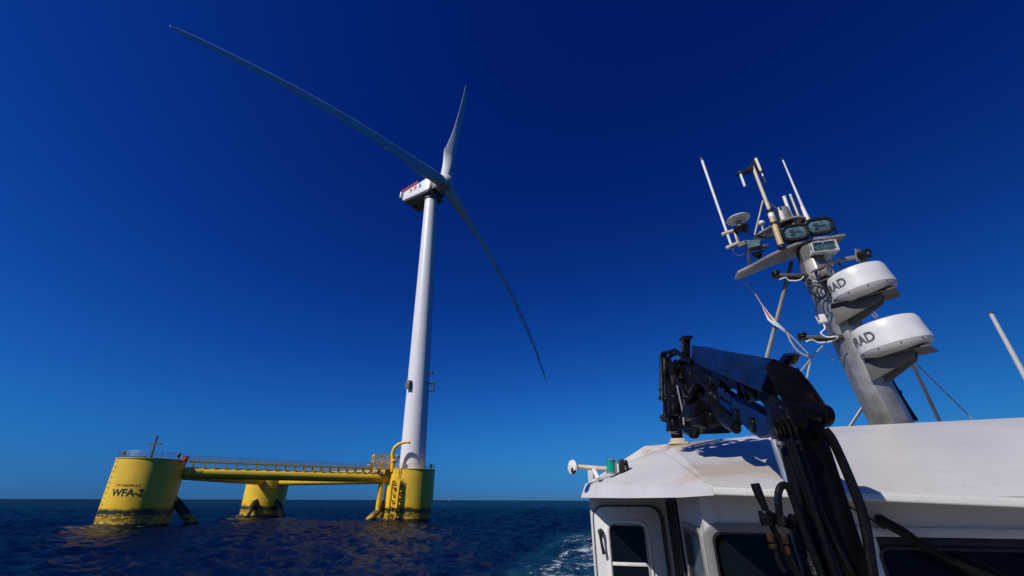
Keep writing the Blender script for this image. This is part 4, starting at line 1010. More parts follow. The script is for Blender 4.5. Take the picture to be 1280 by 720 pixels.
def cloth(ue, le, name, m, off):
    mb = MB(); r0 = [mp(x, y, off + 0.02 * math.sin(i * 1.9)) for i, (x, y) in enumerate(ue)]; r1 = [mp(x, y, off + 0.03 * math.cos(i * 1.3)) for i, (x, y) in enumerate(le)]
    n = len(r0); t = BA * 0.008
    mb.add(r0 + r1 + [q + t for q in r0 + r1], [(i, i + 1, n + i + 1, n + i) for i in range(n - 1)] + [(2 * n + i, 3 * n + i, 3 * n + i + 1, 2 * n + i + 1) for i in range(n - 1)] + [(i, i + 1, 2 * n + i + 1, 2 * n + i) for i in range(n - 1)] + [(n + i, n + i + 1, 3 * n + i + 1, 3 * n + i) for i in range(n - 1)] + [(0, n, 3 * n, 2 * n), (n - 1, 2 * n - 1, 4 * n - 1, 3 * n - 1)])
    return part(name, mb, m, pn, smooth=80)
cloth(up_e, lo_e, 'cloth', 'pennant', 0.09)
cloth([(955, 382), (959, 388), (964, 394.5)], [(956, 386), (960.5, 393), (963.5, 395.5)], 'red_patch', 'red', 0.07)

# ------------------------------------------------------------------ radar domes
def radar(cx, cy, off, D, label, brk):
    c = mp(cx, cy, off); R = D / 2
    t = thing('radar_dome', label, 'radar', c, 'radar domes on the mast')
    ax_ = (UP + BE * -0.16 + BA * -0.03).normalized()
    H = 0.27 * D / 0.62
    dome = part('radome', MB().lathe([(0.0, H), (R * 0.55, H), (R * 0.78, H - 0.008), (R * 0.90, H - 0.024), (R * 0.945, H - 0.055), (R * 0.965, H * 0.5), (R * 0.985, H * 0.22), (R, 0.02), (R, 0.0), (R * 0.985, -0.006)], c, ax_, 72), 'dome_white', t)
    part('base_tray', MB().lathe([(R * 0.985, -0.006), (R * 0.97, -0.03), (R * 0.90, -0.055), (R * 0.55, -0.075), (0.0, -0.078)], c, ax_, 72), 'dome_base', t)
    mb = MB()
    s = ax_.cross(Vector((0, 1, 0))).normalized(); q2 = ax_.cross(s)
    for k in range(10):
        a = 2 * math.pi * k / 10 + 0.35
        d = s * math.cos(a) + q2 * math.sin(a)
        mb.lathe([(0.0, 0), (0.007, 0), (0.007, 0.008), (0, 0.009)], c + d * (R * 0.965) - ax_ * 0.018, (d - ax_ * 0.3), 8)
    part('screw', mb, 'black_plastic', t)
    # lettering wrapped round the side
    vv, ff = text_mesh('SIMRAD', R * 1.5, 0.108 * D / 0.62, 2, 0.03)
    to_eye = (EYE - c); to_eye.z = 0; to_eye.normalize()
    a_eye = math.atan2(to_eye.y, to_eye.x)
    vs_ = []
    for x, y in vv:
        a = a_eye - rad(LET) + x / R
        z = H * 0.44 + y
        rr = R * 0.9665 + R * 0.02 * (0.5 - z / H) * 1.2 + 0.0035
        hq = Vector((rr * math.cos(a), rr * math.sin(a), 0)); hq = (hq - ax_ * hq.dot(ax_)).normalized() * rr
        vs_.append(c + hq + ax_ * z)
    part('lettering', MB().add(vs_, ff), 'grey_letter', dome, smooth=0)
    # bracket plate with gusset back to the mast
    (mx, my, moff) = brk
    m_ = mp(mx, my, moff)
    b0 = c - ax_ * 0.085
    v = (m_ - b0); v.z = 0; v = v.normalized(); sd_ = UP.cross(v)
    L = (Vector((m_.x, m_.y, 0)) - Vector((b0.x, b0.y, 0))).length
    part('bracket', MB().prism([b0 - v * (R * 0.85) + sd_ * 0.16, b0 - v * (R * 0.85) - sd_ * 0.16, b0 + v * (L - 0.02) - sd_ * 0.16, b0 + v * (L - 0.02) + sd_ * 0.16], -UP * 0.015)
         .prism([b0 - v * (R * 0.45) + sd_ * 0.006 - UP * 0.016, b0 + v * (L - 0.01) + sd_ * 0.006 - UP * 0.016, b0 + v * (L - 0.01) + sd_ * 0.006 - UP * 0.27, b0 + v * (L * 0.5) + sd_ * 0.006 - UP * 0.25, b0 - v * (R * 0.35) + sd_ * 0.006 - UP * 0.10], -sd_ * 0.012)
         .prism([b0 - v * (R * 0.45) + sd_ * 0.11 - UP * 0.016, b0 + v * (L - 0.01) + sd_ * 0.11 - UP * 0.016, b0 + v * (L - 0.01) + sd_ * 0.11 - UP * 0.25, b0 - v * (R * 0.35) + sd_ * 0.11 - UP * 0.09], -sd_ * 0.012), 'plate_dark', t, bevel=0.003)
LET = 64
radar(1080.5, 362, -0.30, 0.60, 'upper white radar dome on the mast, lettered RAD on its visible side', (1040, 385, -0.1))
radar(1119.5, 430, -0.30, 0.63, 'lower white radar dome, nearest the wheelhouse roof', (1085, 455, -0.1))

# ------------------------------------------------------------------ lamps on the mast
def face_dir(x, y, z): return Vector((x, y, z)).normalized()
def oval_lamp(cx, cy, off, w, h, dirv, label, bez):
    c = mp(cx, cy, off); d = dirv.normalized()
    s = d.cross(UP).normalized(); u = s.cross(d)
    t = thing('floodlight', label, 'floodlight', c, 'floodlights on the mast')
    def ov(a, b, z, p=3.2, n=36):
        o = []
        for i in range(n):
            q = 2 * math.pi * i / n
            cc, ss = math.cos(q), math.sin(q)
            o.append(c + d * z + s * (a * math.copysign(abs(cc) ** (2 / p), cc)) + u * (b * math.copysign(abs(ss) ** (2 / p), ss)))
        return o
    part('housing', MB().rings([ov(w * 0.45, h * 0.45, -0.16), ov(w * 0.8, h * 0.8, -0.11), ov(w * 1.0, h * 1.0, -0.03), ov(w * 1.0, h * 1.0, 0.0)]), bez, t, smooth=50)
    part('bezel', MB().rings([ov(w * 1.06, h * 1.07, -0.03), ov(w * 1.06, h * 1.07, 0.012), ov(w * 0.99, h * 0.98, 0.022), ov(w * 0.82, h * 0.76, 0.018), ov(w * 0.80, h * 0.74, 0.002)], caps=False), 'black_plastic', t, smooth=50)
    ln = part('lens', MB().rings([ov(w * 0.82, h * 0.77, 0.004), ov(w * 0.6, h * 0.55, 0.012), ov(w * 0.01, h * 0.01, 0.015)]), 'lens', t, smooth=70)
    part('burner', MB().obox(c + d * 0.016 + s * (-w * 0.42), c + d * 0.016 + s * (w * 0.30), h * 0.16, 0.008, d).obox(c + d * 0.017 + s * (w * 0.1) + u * (h * 0.22), c + d * 0.017 + s * (w * 0.42) + u * (h * 0.22), h * 0.3, 0.008, d).obox(c + d * 0.017 + s * (w * 0.12) - u * (h * 0.28), c + d * 0.017 + s * (w * 0.4) - u * (h * 0.28), h * 0.18, 0.008, d), 'lens_dark', ln)
    part('yoke', MB().tube([c + s * (w * 1.1) - d * 0.04, c + s * (w * 1.1) - u * (h * 1.1) - d * 0.04, c - u * (h * 1.35) - d * 0.04, c - s * (w * 1.1) - u * (h * 1.1) - d * 0.04, c - s * (w * 1.1) - d * 0.04], 0.012, 6, sub=4), 'plate_dark', t)
    return t
dcam = (EYE - mp(1005, 285)).normalized()
oval_lamp(993.5, 288.5, -0.14, 0.148, 0.105, Vector((-0.35, -0.9, -0.12)), 'grey-rimmed oval floodlight, lower left of the pair', 'plate_metal')
oval_lamp(1023.3, 280.5, -0.14, 0.152, 0.108, Vector((-0.30, -0.9, -0.16)), 'black-rimmed oval floodlight, upper right of the pair', 'black_plastic')
# twin lamp in a square open box
tl = thing('twin_searchlight', 'square-mouthed white searchlight box holding two round lamps', 'searchlight', mp(1031, 315, -0.2))
f_ = [mp(1013.2, 300.8, -0.30), mp(1044.2, 296.6, -0.30), mp(1049.8, 309.5, -0.26), mp(1015.8, 313.3, -0.26)]
fc = sum(f_, Vector()) / 4
bk = [mp(1008.5, 311, 0.02), mp(1036, 309, 0.02), mp(1042, 318, 0.02), mp(1008.5, 324, 0.02)]
n4 = (f_[1] - f_[0]).cross(f_[2] - f_[0]).normalized()
if n4.dot(EYE - fc) < 0: n4 = -n4
inner = [fc + (q - fc) * 0.88 for q in f_]
inner_b = [q - n4 * 0.10 for q in inner]
mb = MB()
mb.add(f_ + bk + inner + inner_b, [(0, 1, 5, 4), (1, 2, 6, 5), (2, 3, 7, 6), (3, 0, 4, 7), (4, 5, 6, 7)] + [(i, (i + 1) % 4, 8 + (i + 1) % 4, 8 + i) for i in range(4)] + [(8 + i, 8 + (i + 1) % 4, 12 + (i + 1) % 4, 12 + i) for i in range(4)])
part('box_housing', mb, 'white_plastic', tl)
part('back_plate', MB().prism([q - n4 * 0.001 for q in inner_b], -n4 * 0.01), 'lens_dark', tl)
for t_ in (0.27, 0.72):
    c = (f_[0].lerp(f_[1], t_) + f_[3].lerp(f_[2], t_)) / 2
    lp = part('lamp', MB().lathe([(0.0, -0.09), (0.05, -0.08), (0.075, -0.05), (0.083, -0.02), (0.078, -0.018), (0.06, -0.045), (0.0, -0.06)], c, n4, 24), 'reflector', tl)
    part('lens', MB().lathe([(0.076, -0.028), (0.05, -0.02), (0.0, -0.016)], c, n4, 24), 'lens', lp)
part('pedestal', MB().cyl(mp(1029, 330.5, -0.05), mp(1029, 317, -0.05), 0.10, 0.085, n=20), 'white_plastic', tl, bevel=0.01)
part('shelf', MB().prism([mp(1013, 338, -0.28), mp(1042, 324, -0.28), mp(1044, 321, 0.1), mp(1020, 331, 0.1)], -UP * 0.02), 'plate_dark', tl, bevel=0.004)
sl = thing('small_searchlight', 'small round lamp tucked under the square searchlight', 'searchlight', mp(1035, 343, -0.25))
sd2 = Vector((0.25, -0.95, -0.05)).normalized()
c = mp(1035.5, 337.5, -0.27)
part('housing', MB().lathe([(0.02, -0.09), (0.05, -0.07), (0.06, 0.0), (0.062, 0.02), (0.052, 0.024), (0.05, 0.01)], c, sd2, 20), 'plate_metal', sl)
part('lens', MB().lathe([(0.052, 0.012), (0.03, 0.022), (0, 0.026)], c, sd2, 20), 'lens', sl)
part('shelf', MB().prism([mp(1024, 349, -0.28), mp(1044, 342, -0.30), mp(1040, 339, 0.0), mp(1026, 344, 0.0)], -UP * 0.015), 'plate_dark', sl)
part('clamp', MB().cyl(mp(1024.5, 343, -0.25), mp(1028, 335, -0.25), 0.02, n=10).lathe([(0.015, 0), (0.04, 0), (0.04, 0.02), (0.015, 0.02)], mp(1025, 340, -0.27), sd2, 14), 'plate_metal', sl)
# camera on its arm
ca = thing('security_camera', 'dark round camera on a square plate at the end of a metal arm', 'camera', mp(1044, 323, -0.1))
part('arm', MB().obox(mp(1042, 324.5, -0.1), mp(1074, 318, -0.1), 0.035, 0.045, mdir), 'plate_metal', ca, bevel=0.003)
cc = mp(1077.5, 317.5, -0.12)
cdv = Vector((0.15, -0.97, -0.15)).normalized(); cs = cdv.cross(UP).normalized(); cu_ = cs.cross(cdv)
def rot_sq(w, a): return [cc + cs * (w * math.cos(rad(a + 90 * i))) + cu_ * (w * math.sin(rad(a + 90 * i))) for i in range(4)]
part('mount_plate', MB().prism(rot_sq(0.115, 52), -cdv * 0.012), 'plate_metal', ca, bevel=0.002)
part('camera_body', MB().lathe([(0.055, 0.0), (0.058, 0.05), (0.052, 0.10), (0.042, 0.105), (0.038, 0.09), (0.0, 0.09)], cc + cs * 0.02, cdv, 24), 'black_plastic', ca)
part('camera_lens', MB().lathe([(0.026, 0.092), (0.018, 0.101), (0.0, 0.104)], cc + cs * 0.02, cdv, 20), 'lens', ca)
part('cable', MB().tube([mp(1048, 326, -0.1), mp(1052, 331, -0.12), mp(1055, 334, -0.12), mp(1056, 337, -0.12)], 0.009, 6).lathe([(0, -.02), (0.02, -.02), (0.016, 0.02), (0, .02)], mp(1056, 335, -0.12), UP, 10), 'black_plastic', ca)
# flood lamp on the left arm of the spreader
fl = thing('small_floodlight', 'wedge-shaped floodlight on a bracket over the left end of the spreader', 'floodlight', mp(943, 318, 0.0), 'floodlights on the mast')
q = [mp(930, 298.5, -0.12), mp(951.5, 297.5, -0.12), mp(950.5, 306, -0.22), mp(935, 309.5, -0.22)]
qb = [mp(931, 302, 0.08), mp(950, 302, 0.08), mp(948, 311, 0.02), mp(937, 312, 0.02)]
part('housing', MB().add(q + qb, [(0, 1, 2, 3), (4, 5, 6, 7), (0, 1, 5, 4), (1, 2, 6, 5), (2, 3, 7, 6), (3, 0, 4, 7)]), 'black_plastic', fl, bevel=0.006)
qc = sum(q, Vector()) / 4; qn = (q[1] - q[0]).cross(q[2] - q[0]).normalized()
if qn.dot(EYE - qc) < 0: qn = -qn
part('lens', MB().prism([qc + (p_ - qc) * 0.86 + qn * 0.002 for p_ in q], qn * 0.006), 'lens', fl)
part('bracket', MB().obox(mp(935, 311, -0.1), mp(936.5, 329, -0.05), 0.02, 0.03).obox(mp(951, 307, -0.1), mp(950, 322, -0.05), 0.02, 0.03).obox(mp(937, 309.5, -0.12), mp(959, 305.5, -0.12), 0.06, 0.035, mdir).cyl(mp(941, 317, -0.05), mp(949, 316, -0.05), 0.035, n=10), 'plate_dark', fl)
part('cable', MB().tube([mp(941, 316, -0.08), mp(946, 320, -0.08), mp(951, 317, -0.08), mp(953, 311, -0.08)], 0.008, 6), 'black_plastic', fl)

# ------------------------------------------------------------------ aerials
w1 = thing('whip_antenna', 'long white whip aerial clamped to the left end of the mast gear', 'antenna', mp(914, 307, 0.2), 'whip antennas on the boat')
part('rod', MB().cyl(mp(876, 197.5, 0.2), mp(914.2, 306, 0.2), 0.020, 0.017, n=12), 'white_plastic', w1)
part('end_cap', MB().cyl(mp(875.6, 196.6, 0.2), mp(876.6, 199.6, 0.2), 0.0215, n=12).cyl(mp(914, 305.5, 0.2), mp(917, 313.5, 0.2), 0.016, 0.009, n=10), 'dark_steel', w1)
part('clamp', MB().obox(mp(902, 291.5, 0.2), mp(917, 286.5, 0.2), 0.05, 0.035, mdir).obox(mp(907.5, 308.5, 0.2), mp(923, 301.5, 0.2), 0.05, 0.035, mdir).cyl(mp(917.5, 286.5, 0.2), mp(922, 302, 0.2), 0.017, n=8), 'cream_pole', w1, bevel=0.003)
part('cable', MB().tube([mp(916.5, 312.5, 0.2), mp(919, 316.5, 0.2), mp(925, 318.3, 0.18), mp(931, 314, 0.15), mp(934, 309, 0.1)], 0.008, 6), 'black_plastic', w1)
w2 = thing('whip_antenna', 'tapering white whip aerial rising behind the oval floodlights', 'antenna', mp(1009, 272, 0.25), 'whip antennas on the boat')
part('rod', MB().cyl(mp(977, 196.7, 0.25), mp(1004, 260, 0.25), 0.010, 0.018, n=10), 'white_plastic', w2)
part('base_sleeve', MB().cyl(mp(1002, 256, 0.25), mp(1009.5, 273, 0.25), 0.022, 0.032, n=12), 'white_plastic', w2)
part('tip', MB().cyl(mp(976.4, 195.4, 0.25), mp(977.6, 198.2, 0.25), 0.0125, n=10), 'black_plastic', w2)
for (a, b, r, lab) in (((979.6, 244.6), (988, 268), 0.0225, 'stubby white rod aerial beside the metal canister'), ((987.3, 242), (997.3, 267), 0.0145, 'thin cream rod aerial left of the tapering whip')):
    t = thing('rod_antenna', lab, 'antenna', mp(*b, 0.22), 'short rod antennas on the mast shelf')
    part('rod', MB().cyl(mp(*a, 0.22), mp(*b, 0.22), r, n=12), 'white_plastic' if r > 0.02 else 'cream_pole', t)
    part('cap', MB().cyl(mp(*a, 0.22) - mdir * 0.01, mp(*a, 0.22) + mdir * 0.012, r * 1.12, n=12), 'white_plastic', t)
    part('ferrule', MB().cyl(mp(*b, 0.22) - mdir * 0.03, mp(*b, 0.22) + mdir * 0.03, r * 1.25, n=12), 'tan_pole', t)
cn = thing('metal_canister', 'plain metal canister with a conical top on the mast shelf', 'canister', mp(977, 274, 0.2))
ca0, ca1 = mp(980.5, 276, 0.22), mp(974.5, 259.5, 0.22)
part('drum', MB().lathe([(0.0, 0), (0.098, 0.0), (0.098, (ca1 - ca0).length - 0.02), (0.06, (ca1 - ca0).length), (0.0, (ca1 - ca0).length + 0.012)], ca0, ca1 - ca0, 28), 'plate_metal', cn, smooth=30)
part('lid_knob', MB().lathe([(0.0, 0), (0.018, 0.0), (0.018, 0.02), (0.0, 0.024)], ca1, ca1 - ca0, 10), 'plate_metal', cn)
def mushroom(cx, cy, rx, off, stem, base, label, gp='mushroom antennas on the mast'):
    c = mp(cx, cy, off); ax_ = (UP * 0.95 + BE * -0.06 + BA * -0.05).normalized()
    t = thing('mushroom_antenna', label, 'antenna', mp(*base, off), gp)
    part('disc', MB().lathe([(0.0, 0.05), (rx * 0.6, 0.042), (rx * 0.9, 0.02), (rx, 0.004), (rx * 0.97, -0.008), (rx * 0.5, -0.03), (0.0, -0.04)], c, ax_, 40), 'dome_white', t, smooth=60)
    part('stem', MB().cyl(c - ax_ * 0.03, mp(*stem, off), rx * 0.24, n=14), 'dome_base', t)
    return t, ax_
t, ax_ = mushroom(922.3, 272.5, 0.155, 0.12, (925, 283), (927, 284), 'large white mushroom-shaped antenna beside the long left whip')
part('mounting_disc', MB().lathe([(0.0, 0.02), (0.095, 0.02), (0.10, 0.0), (0.085, -0.025), (0, -0.03)], mp(926, 283.5, 0.12), ax_, 28), 'black_plastic', t)
part('cable', MB().tube([mp(927, 285, 0.12), mp(934, 289, 0.1), mp(944, 293, 0.1), mp(956, 295, 0.1), mp(968, 294.5, 0.08)], 0.012, 8), 'black_plastic', t)
part('arm', MB().obox(mp(919, 288, 0.2), mp(923.5, 303, 0.2), 0.03, 0.03).obox(mp(923, 306, 0.2), mp(933, 301.5, 0.15), 0.07, 0.06, mdir), 'plate_dark', t)
t, ax_ = mushroom(951.5, 278.0, 0.048, 0.1, (953, 286), (953, 287), 'small white mushroom antenna at the left tip of the upper shelf')
ws = thing('wind_sensor_pole', 'tan and cream pole topped by a winged bracket coloured dark for shade, with hanging tubes', 'sensor pole', mp(976.5, 307, -0.15))
part('upper_pole', MB().cyl(mp(940.5, 207, -0.1), mp(962.2, 263, -0.13), 0.021, 0.024, n=12), 'cream_pole', ws)
part('lower_pole', MB().cyl(mp(961.5, 261.5, -0.13), mp(976, 304.5, -0.15), 0.033, 0.037, n=14), 'tan_pole', ws)
for a_, b_, r_ in (((961.2, 260.8), (962.2, 263.4), 0.038), ((966.6, 276.6), (967.5, 279), 0.041), ((975.6, 303.5), (977.2, 308), 0.042)):
    part('collar', MB().cyl(mp(*a_, -0.14), mp(*b_, -0.14), r_, n=14), 'black_plastic', ws)
part('white_band', MB().cyl(mp(962.8, 265.2, -0.13), mp(964.4, 270, -0.135), 0.0352, n=14), 'white_plastic', ws)
part('brace', MB().cyl(mp(953, 249, -0.1), mp(943, 292, 0.05), 0.011, n=8).cyl(mp(954, 246, -0.1), mp(971.5, 259.5, 0.15), 0.010, n=8), 'cream_pole', ws)
wing = [(919.6, 214.6), (928, 211), (936, 206), (940.5, 198.5), (943, 194.6), (946.5, 194), (947.5, 197), (948.5, 204), (953.5, 208.5), (951, 210.5), (945, 209.5), (940, 210.5), (930, 213.5), (921, 216)]
part('winged_bracket', MB().prism([mp(x, y, -0.12) for x, y in wing], BA * 0.06), 'black_plastic', ws, bevel=0.004)  # black stands in for the shaded underside of a level wing plate
part('hanging_tube', MB().cyl(mp(923.8, 213.5, -0.1), mp(930.3, 231, -0.1), 0.017, n=10), 'white_plastic', ws)
part('hanging_tube', MB().cyl(mp(943.8, 196.5, -0.14), mp(951, 213.5, -0.14), 0.018, n=10).cyl(mp(951, 213.5, -0.14), mp(953.2, 219, -0.14), 0.010, n=8), 'white_plastic', ws)
part('tube_tip', MB().cyl(mp(953.0, 218.5, -0.14), mp(956.6, 227.4, -0.14), 0.013, n=8).cyl(mp(950.2, 212, -0.14), mp(950.9, 214.5, -0.14), 0.022, n=8), 'black_plastic', ws)
# ------------------------------------------------------------------ knuckle-boom deck crane in front of the wheelhouse
CY = 1.5                                           # depth of the column
def cr_y(px):                                      # the folded jib runs back from the elbow towards the rest on the roof
    return 1.55 + (990 - px) / 140.0 * 2.1 if px < 990 else 1.55
def J(px, py, d=0.0): return P(px, py, cr_y(px) + d)
def K(px, py, d=0.0): return P(px, py, CY + d)
crane = thing('deck_crane', 'black and navy hydraulic knuckle-boom crane folded over the wheelhouse roof', 'crane', K(1035, 720) - UP * 1.0)
jdir = (J(865, 440) - J(967, 450)).normalized()
jside = jdir.cross(UP).normalized()
if jside.x < 0: jside = -jside                    # away from the camera side
# column
cxc = K(1027, 620, 0.07)
colx = Vector((cxc.x, CY + 0.07, 0))
zt = K(1000, 528).z
mb = MB()
def csec(z, w, d): return [Vector((colx.x + sx * w / 2, colx.y + sy * d / 2, z)) for sx, sy in ((-1, -1), (1, -1), (1, 1), (-1, 1))]
mb.rings([csec(2.75, 0.20, 0.22), csec(3.3, 0.115, 0.14), csec(zt - 0.10, 0.092, 0.13), csec(zt + 0.02, 0.085, 0.13)])
part('column', mb, 'crane_black', crane, bevel=0.010)
part('slewing_base', MB().lathe([(0.34, 0.0), (0.34, 0.12), (0.26, 0.16), (0.26, 0.42), (0.0, 0.42)], Vector((colx.x, colx.y, 2.72)), UP, 32), 'crane_black', crane, bevel=0.01)
# knuckle: end plate of the jib, hinge block, pin
def E3(x, y): return P(x, y, 1.62)
ends = [(956, 457.5), (966, 445.5), (994, 457), (1003, 468.5), (1016, 485), (1031, 503), (981, 504)]
part('head_plate', MB().prism([E3(x, y) for x, y in ends], Vector((0.02, 0.03, 0.004))), 'crane_black', crane, bevel=0.006)
part('head_cheek', MB().prism([P(x, y, 1.64) for x, y in ((994, 458), (1003, 469), (1029, 502), (1010, 503), (985, 470))], Vector((0.04, 0.16, 0.0))), 'crane_black', crane, bevel=0.006)
part('hinge_block', MB().prism([K(x, y, 0.0) for x, y in ((976, 500), (1029, 500), (1034, 512), (1034, 540), (1030, 560), (1000, 566), (985, 545), (975, 520))], Vector((0.02, 0.13, 0.0))), 'crane_black', crane, bevel=0.010)
pin = part('hinge_pin', MB().cyl(K(975, 510, -0.01), K(1032, 517, 0.02), 0.032, n=28), 'crane_black', crane, bevel=0.006)
part('pin_cap', MB().cyl(K(1023, 515.5, 0.015), K(1034, 517.5, 0.02), 0.038, n=28).cyl(K(1034, 517.5, 0.02), K(1036, 518, 0.02), 0.020, n=18), 'crane_black', pin, bevel=0.006)
part('pin_lug', MB().cyl(K(985, 522, -0.015), K(1004, 526, -0.01), 0.030, n=20), 'crane_black', pin, bevel=0.005)
part('edge_pipe', MB().tube([P(996, 458, 1.60), P(1003, 467, 1.60), P(1010, 475, 1.60), P(1017, 484, 1.60), P(1029, 501, 1.59), K(1034, 508, 0.0)], 0.006, 8), 'crane_black', crane)
# jib
def box8(a, b, name, m, bev=0.008):
    return part(name, MB().add(a + b, [(0, 1, 2, 3), (7, 6, 5, 4), (0, 4, 5, 1), (1, 5, 6, 2), (2, 6, 7, 3), (3, 7, 4, 0)]), m, crane, bevel=bev)
jib = box8([P(967, 446, 1.66), P(951, 487, 1.72), P(975, 494, 1.76), P(993, 457.5, 1.70)], [J(865, 430.5), J(864, 451.5), J(884, 453, 0.38), J(886, 432.5, 0.38)], 'jib', 'crane_blue')
part('jib_rib', MB().tube([J(866, 436.5, -0.005), J(920, 447, -0.005), J(954, 454, -0.005)], 0.006, 6, smooth=False), 'crane_blue', jib)
box8([J(950, 478), J(946, 494), J(956, 497, 0.2), J(960, 482, 0.2)], [J(868, 455), J(874, 463), J(884, 464, 0.2), J(880, 456, 0.2)], 'lower_chord', 'crane_blue', 0.005)
link = [(911, 491), (922, 494), (944, 505), (960, 520), (963, 541), (950, 546), (938, 538), (920, 520)]
lk = part('link_plate', MB().prism([J(x, y, -0.01) for x, y in link], jside * 0.04), 'crane_blue', crane, bevel=0.005)
for x, y, q_ in ((923.5, 518, 0.038), (944.5, 530, 0.040)):
    part('link_pin', MB().lathe([(0.0, 0.02), (q_, 0.02), (q_, -0.015), (0, -0.015)], J(x, y, -0.015), -jside, 20), 'crane_black', lk, bevel=0.004)
part('link_arm', MB().obox(J(893, 480, 0.05), J(918, 497, 0.02), 0.05, 0.06).obox(J(896, 497, 0.05), J(916, 511, 0.02), 0.03, 0.04), 'crane_blue', crane, bevel=0.006)
# brackets and fittings on the jib
part('hook_bracket', MB().obox(J(857.5, 456), J(857.5, 421.5), 0.07, 0.05, BA).obox(J(852, 421.5), J(863.5, 421.5), 0.06, 0.02, BA), 'crane_black', crane, bevel=0.006)
part('top_lug', MB().prism([J(x, y, 0.02) for x, y in ((972, 450), (980, 439.5), (985.5, 442.5), (980, 455))], jside * 0.05), 'crane_black', crane, bevel=0.005)
part('jib_handle', MB().tube([J(921.5, 443.5, -0.06), J(926, 447, -0.06), J(932, 453, -0.05), J(937, 457, -0.04), J(938, 467, -0.03)], [0.016, 0.014, 0.013, 0.013, 0.013], 8), 'crane_black', crane)
part('handle_knob', MB().cyl(J(921, 443, -0.065), J(924, 445.6, -0.06), 0.019, n=10), 'cream_pole', crane)
# pipes along the jib
for k in range(4):
    dy = k * 5.2
    pts = [J(861, 447.5 + dy * 0.95, -0.05), J(880, 453 + dy, -0.05), J(905, 461 + dy * 1.05, -0.05), J(930, 470 + dy * 1.05, -0.05), J(947, 478 + dy * 1.1, -0.05)]
    part('hydraulic_pipe', MB().tube(pts, 0.017 - 0.003 * (k % 2), 10), 'crane_black', crane)
part('pipe_tray', MB().prism([J(x, y, 0.03) for x, y in ((860, 447), (905, 458), (952, 480), (947, 497), (920, 484), (890, 474), (862, 466))], jside * 0.05), 'crane_black', crane, bevel=0.004)
for x in (889, 906, 925, 934):
    part('pipe_clamp', MB().obox(J(x, 449 + (x - 862) * 0.30, -0.06), J(x + 2, 476 + (x - 862) * 0.30, -0.06), 0.026, 0.035, jside), 'crane_black', crane, bevel=0.005)
part('pipe_union', MB().cyl(J(939, 474, -0.06), J(949, 479.5, -0.06), 0.019, n=10).cyl(J(937, 486, -0.06), J(945, 490, -0.06), 0.018, n=8), 'rust', crane, bevel=0.004)
# jib tip: tangle of valves, sheaves, hoses over the roof rest
mbs = [((846, 452), (842, 540), 0.055), ((836, 446), (839, 534), 0.028), ((831, 442), (833, 520), 0.022), ((829, 440), (829, 500), 0.014)]
for i, (a, b, r) in enumerate(mbs):
    part('tip_rod', MB().cyl(J(a[0], a[1], 0.02), J(b[0], b[1], 0.02), r, n=12), 'crane_black', crane, bevel=0.004)
part('valve_block', MB().prism([J(x, y, -0.08) for x, y in ((850, 448), (862, 446), (874, 455), (890, 464), (890, 476), (878, 482), (868, 500), (862, 520), (848, 520))], jside * 0.22), 'crane_black', crane, bevel=0.012)
part('winch_housing', MB().prism([J(x, y, -0.10) for x, y in ((852, 506), (868, 498), (880, 503), (887, 515), (886, 530), (877, 535), (871, 541), (855, 542))], jside * 0.24), 'crane_black', crane, bevel=0.015)
part('winch_drum', MB().cyl(J(866, 516, -0.13), J(882, 514, -0.10), 0.075, n=24).cyl(J(872, 528, -0.12), J(884, 524, -0.1), 0.05, n=18), 'crane_black', crane, bevel=0.008)
part('winch_flange', MB().cyl(J(858, 536, -0.12), J(870, 541, -0.12), 0.035, n=10), 'crane_black', crane, bevel=0.004)
rng_ = random.Random(3)
for i in range(26):
    x, y = rng_.uniform(833, 866), rng_.uniform(438, 535)
    s = rng_.uniform(0.022, 0.05)
    q = J(x, y, rng_.uniform(-0.14, 0.0))
    m_ = 'rust' if i % 5 == 0 else 'crane_black'
    if i % 2: mbx = MB().cyl(q - UP * s, q + UP * s + Vector((rng_.uniform(-.02, .02), 0, 0)), s * 0.6, n=8)
    else: mbx = MB().lathe([(0, -s * .6), (s * .75, -s * .6), (s * .75, s * .1), (s * .45, s * .15), (s * .45, s * .8), (0, s * .8)], q, Vector((rng_.uniform(-1, 1), -0.6, rng_.uniform(-.5, 1))), 8)
    part('valve_fitting', mbx, m_, crane, bevel=0.003)
for x, y in ((826.5, 486), (826, 496), (828, 520), (829.5, 523)):
    part('banjo_bolt', MB().cyl(J(x, y, -0.03), J(x + 5, y + 1, -0.02), 0.022, n=8), 'rust', crane, bevel=0.003)
def hose(pts, r, m='hose', f=J, d=None, name='hose'):
    return part(name, MB().tube([f(p_[0], p_[1], (p_[2] if len(p_) > 2 else 0) + (d or 0)) for p_ in pts], r, 10), m, crane)
# hoses at the tip
hose([(828.5, 500), (827.5, 470), (827.5, 446), (829.5, 440.5), (836, 439.5), (844, 437), (852, 443)], 0.018, d=-0.04)
hose([(833, 520), (832.5, 480), (834.5, 452), (840, 443), (850, 441), (858, 448)], 0.018, d=-0.08)
hose([(838, 538), (838, 500), (841, 470), (846, 455), (856, 448), (866, 452)], 0.020, d=-0.12)
hose([(846, 470), (852, 480), (856, 492), (857, 508), (855, 521), (851, 532)], 0.018, d=-0.14)
hose([(846, 474), (849, 490), (854, 512), (856, 530)], 0.008, 'steel', d=-0.15)
hose([(873, 515), (872, 527), (868, 538), (866, 545)], 0.022, d=-0.16)
hose([(872, 478), (868, 488), (862, 498), (860, 515)], 0.022, d=-0.15)
hose([(846, 450), (840, 462), (846, 476), (842, 494), (848, 510)], 0.020, d=-0.12)
hose([(836, 455), (832, 472), (837, 490), (833, 508), (838, 528)], 0.017, d=-0.1)
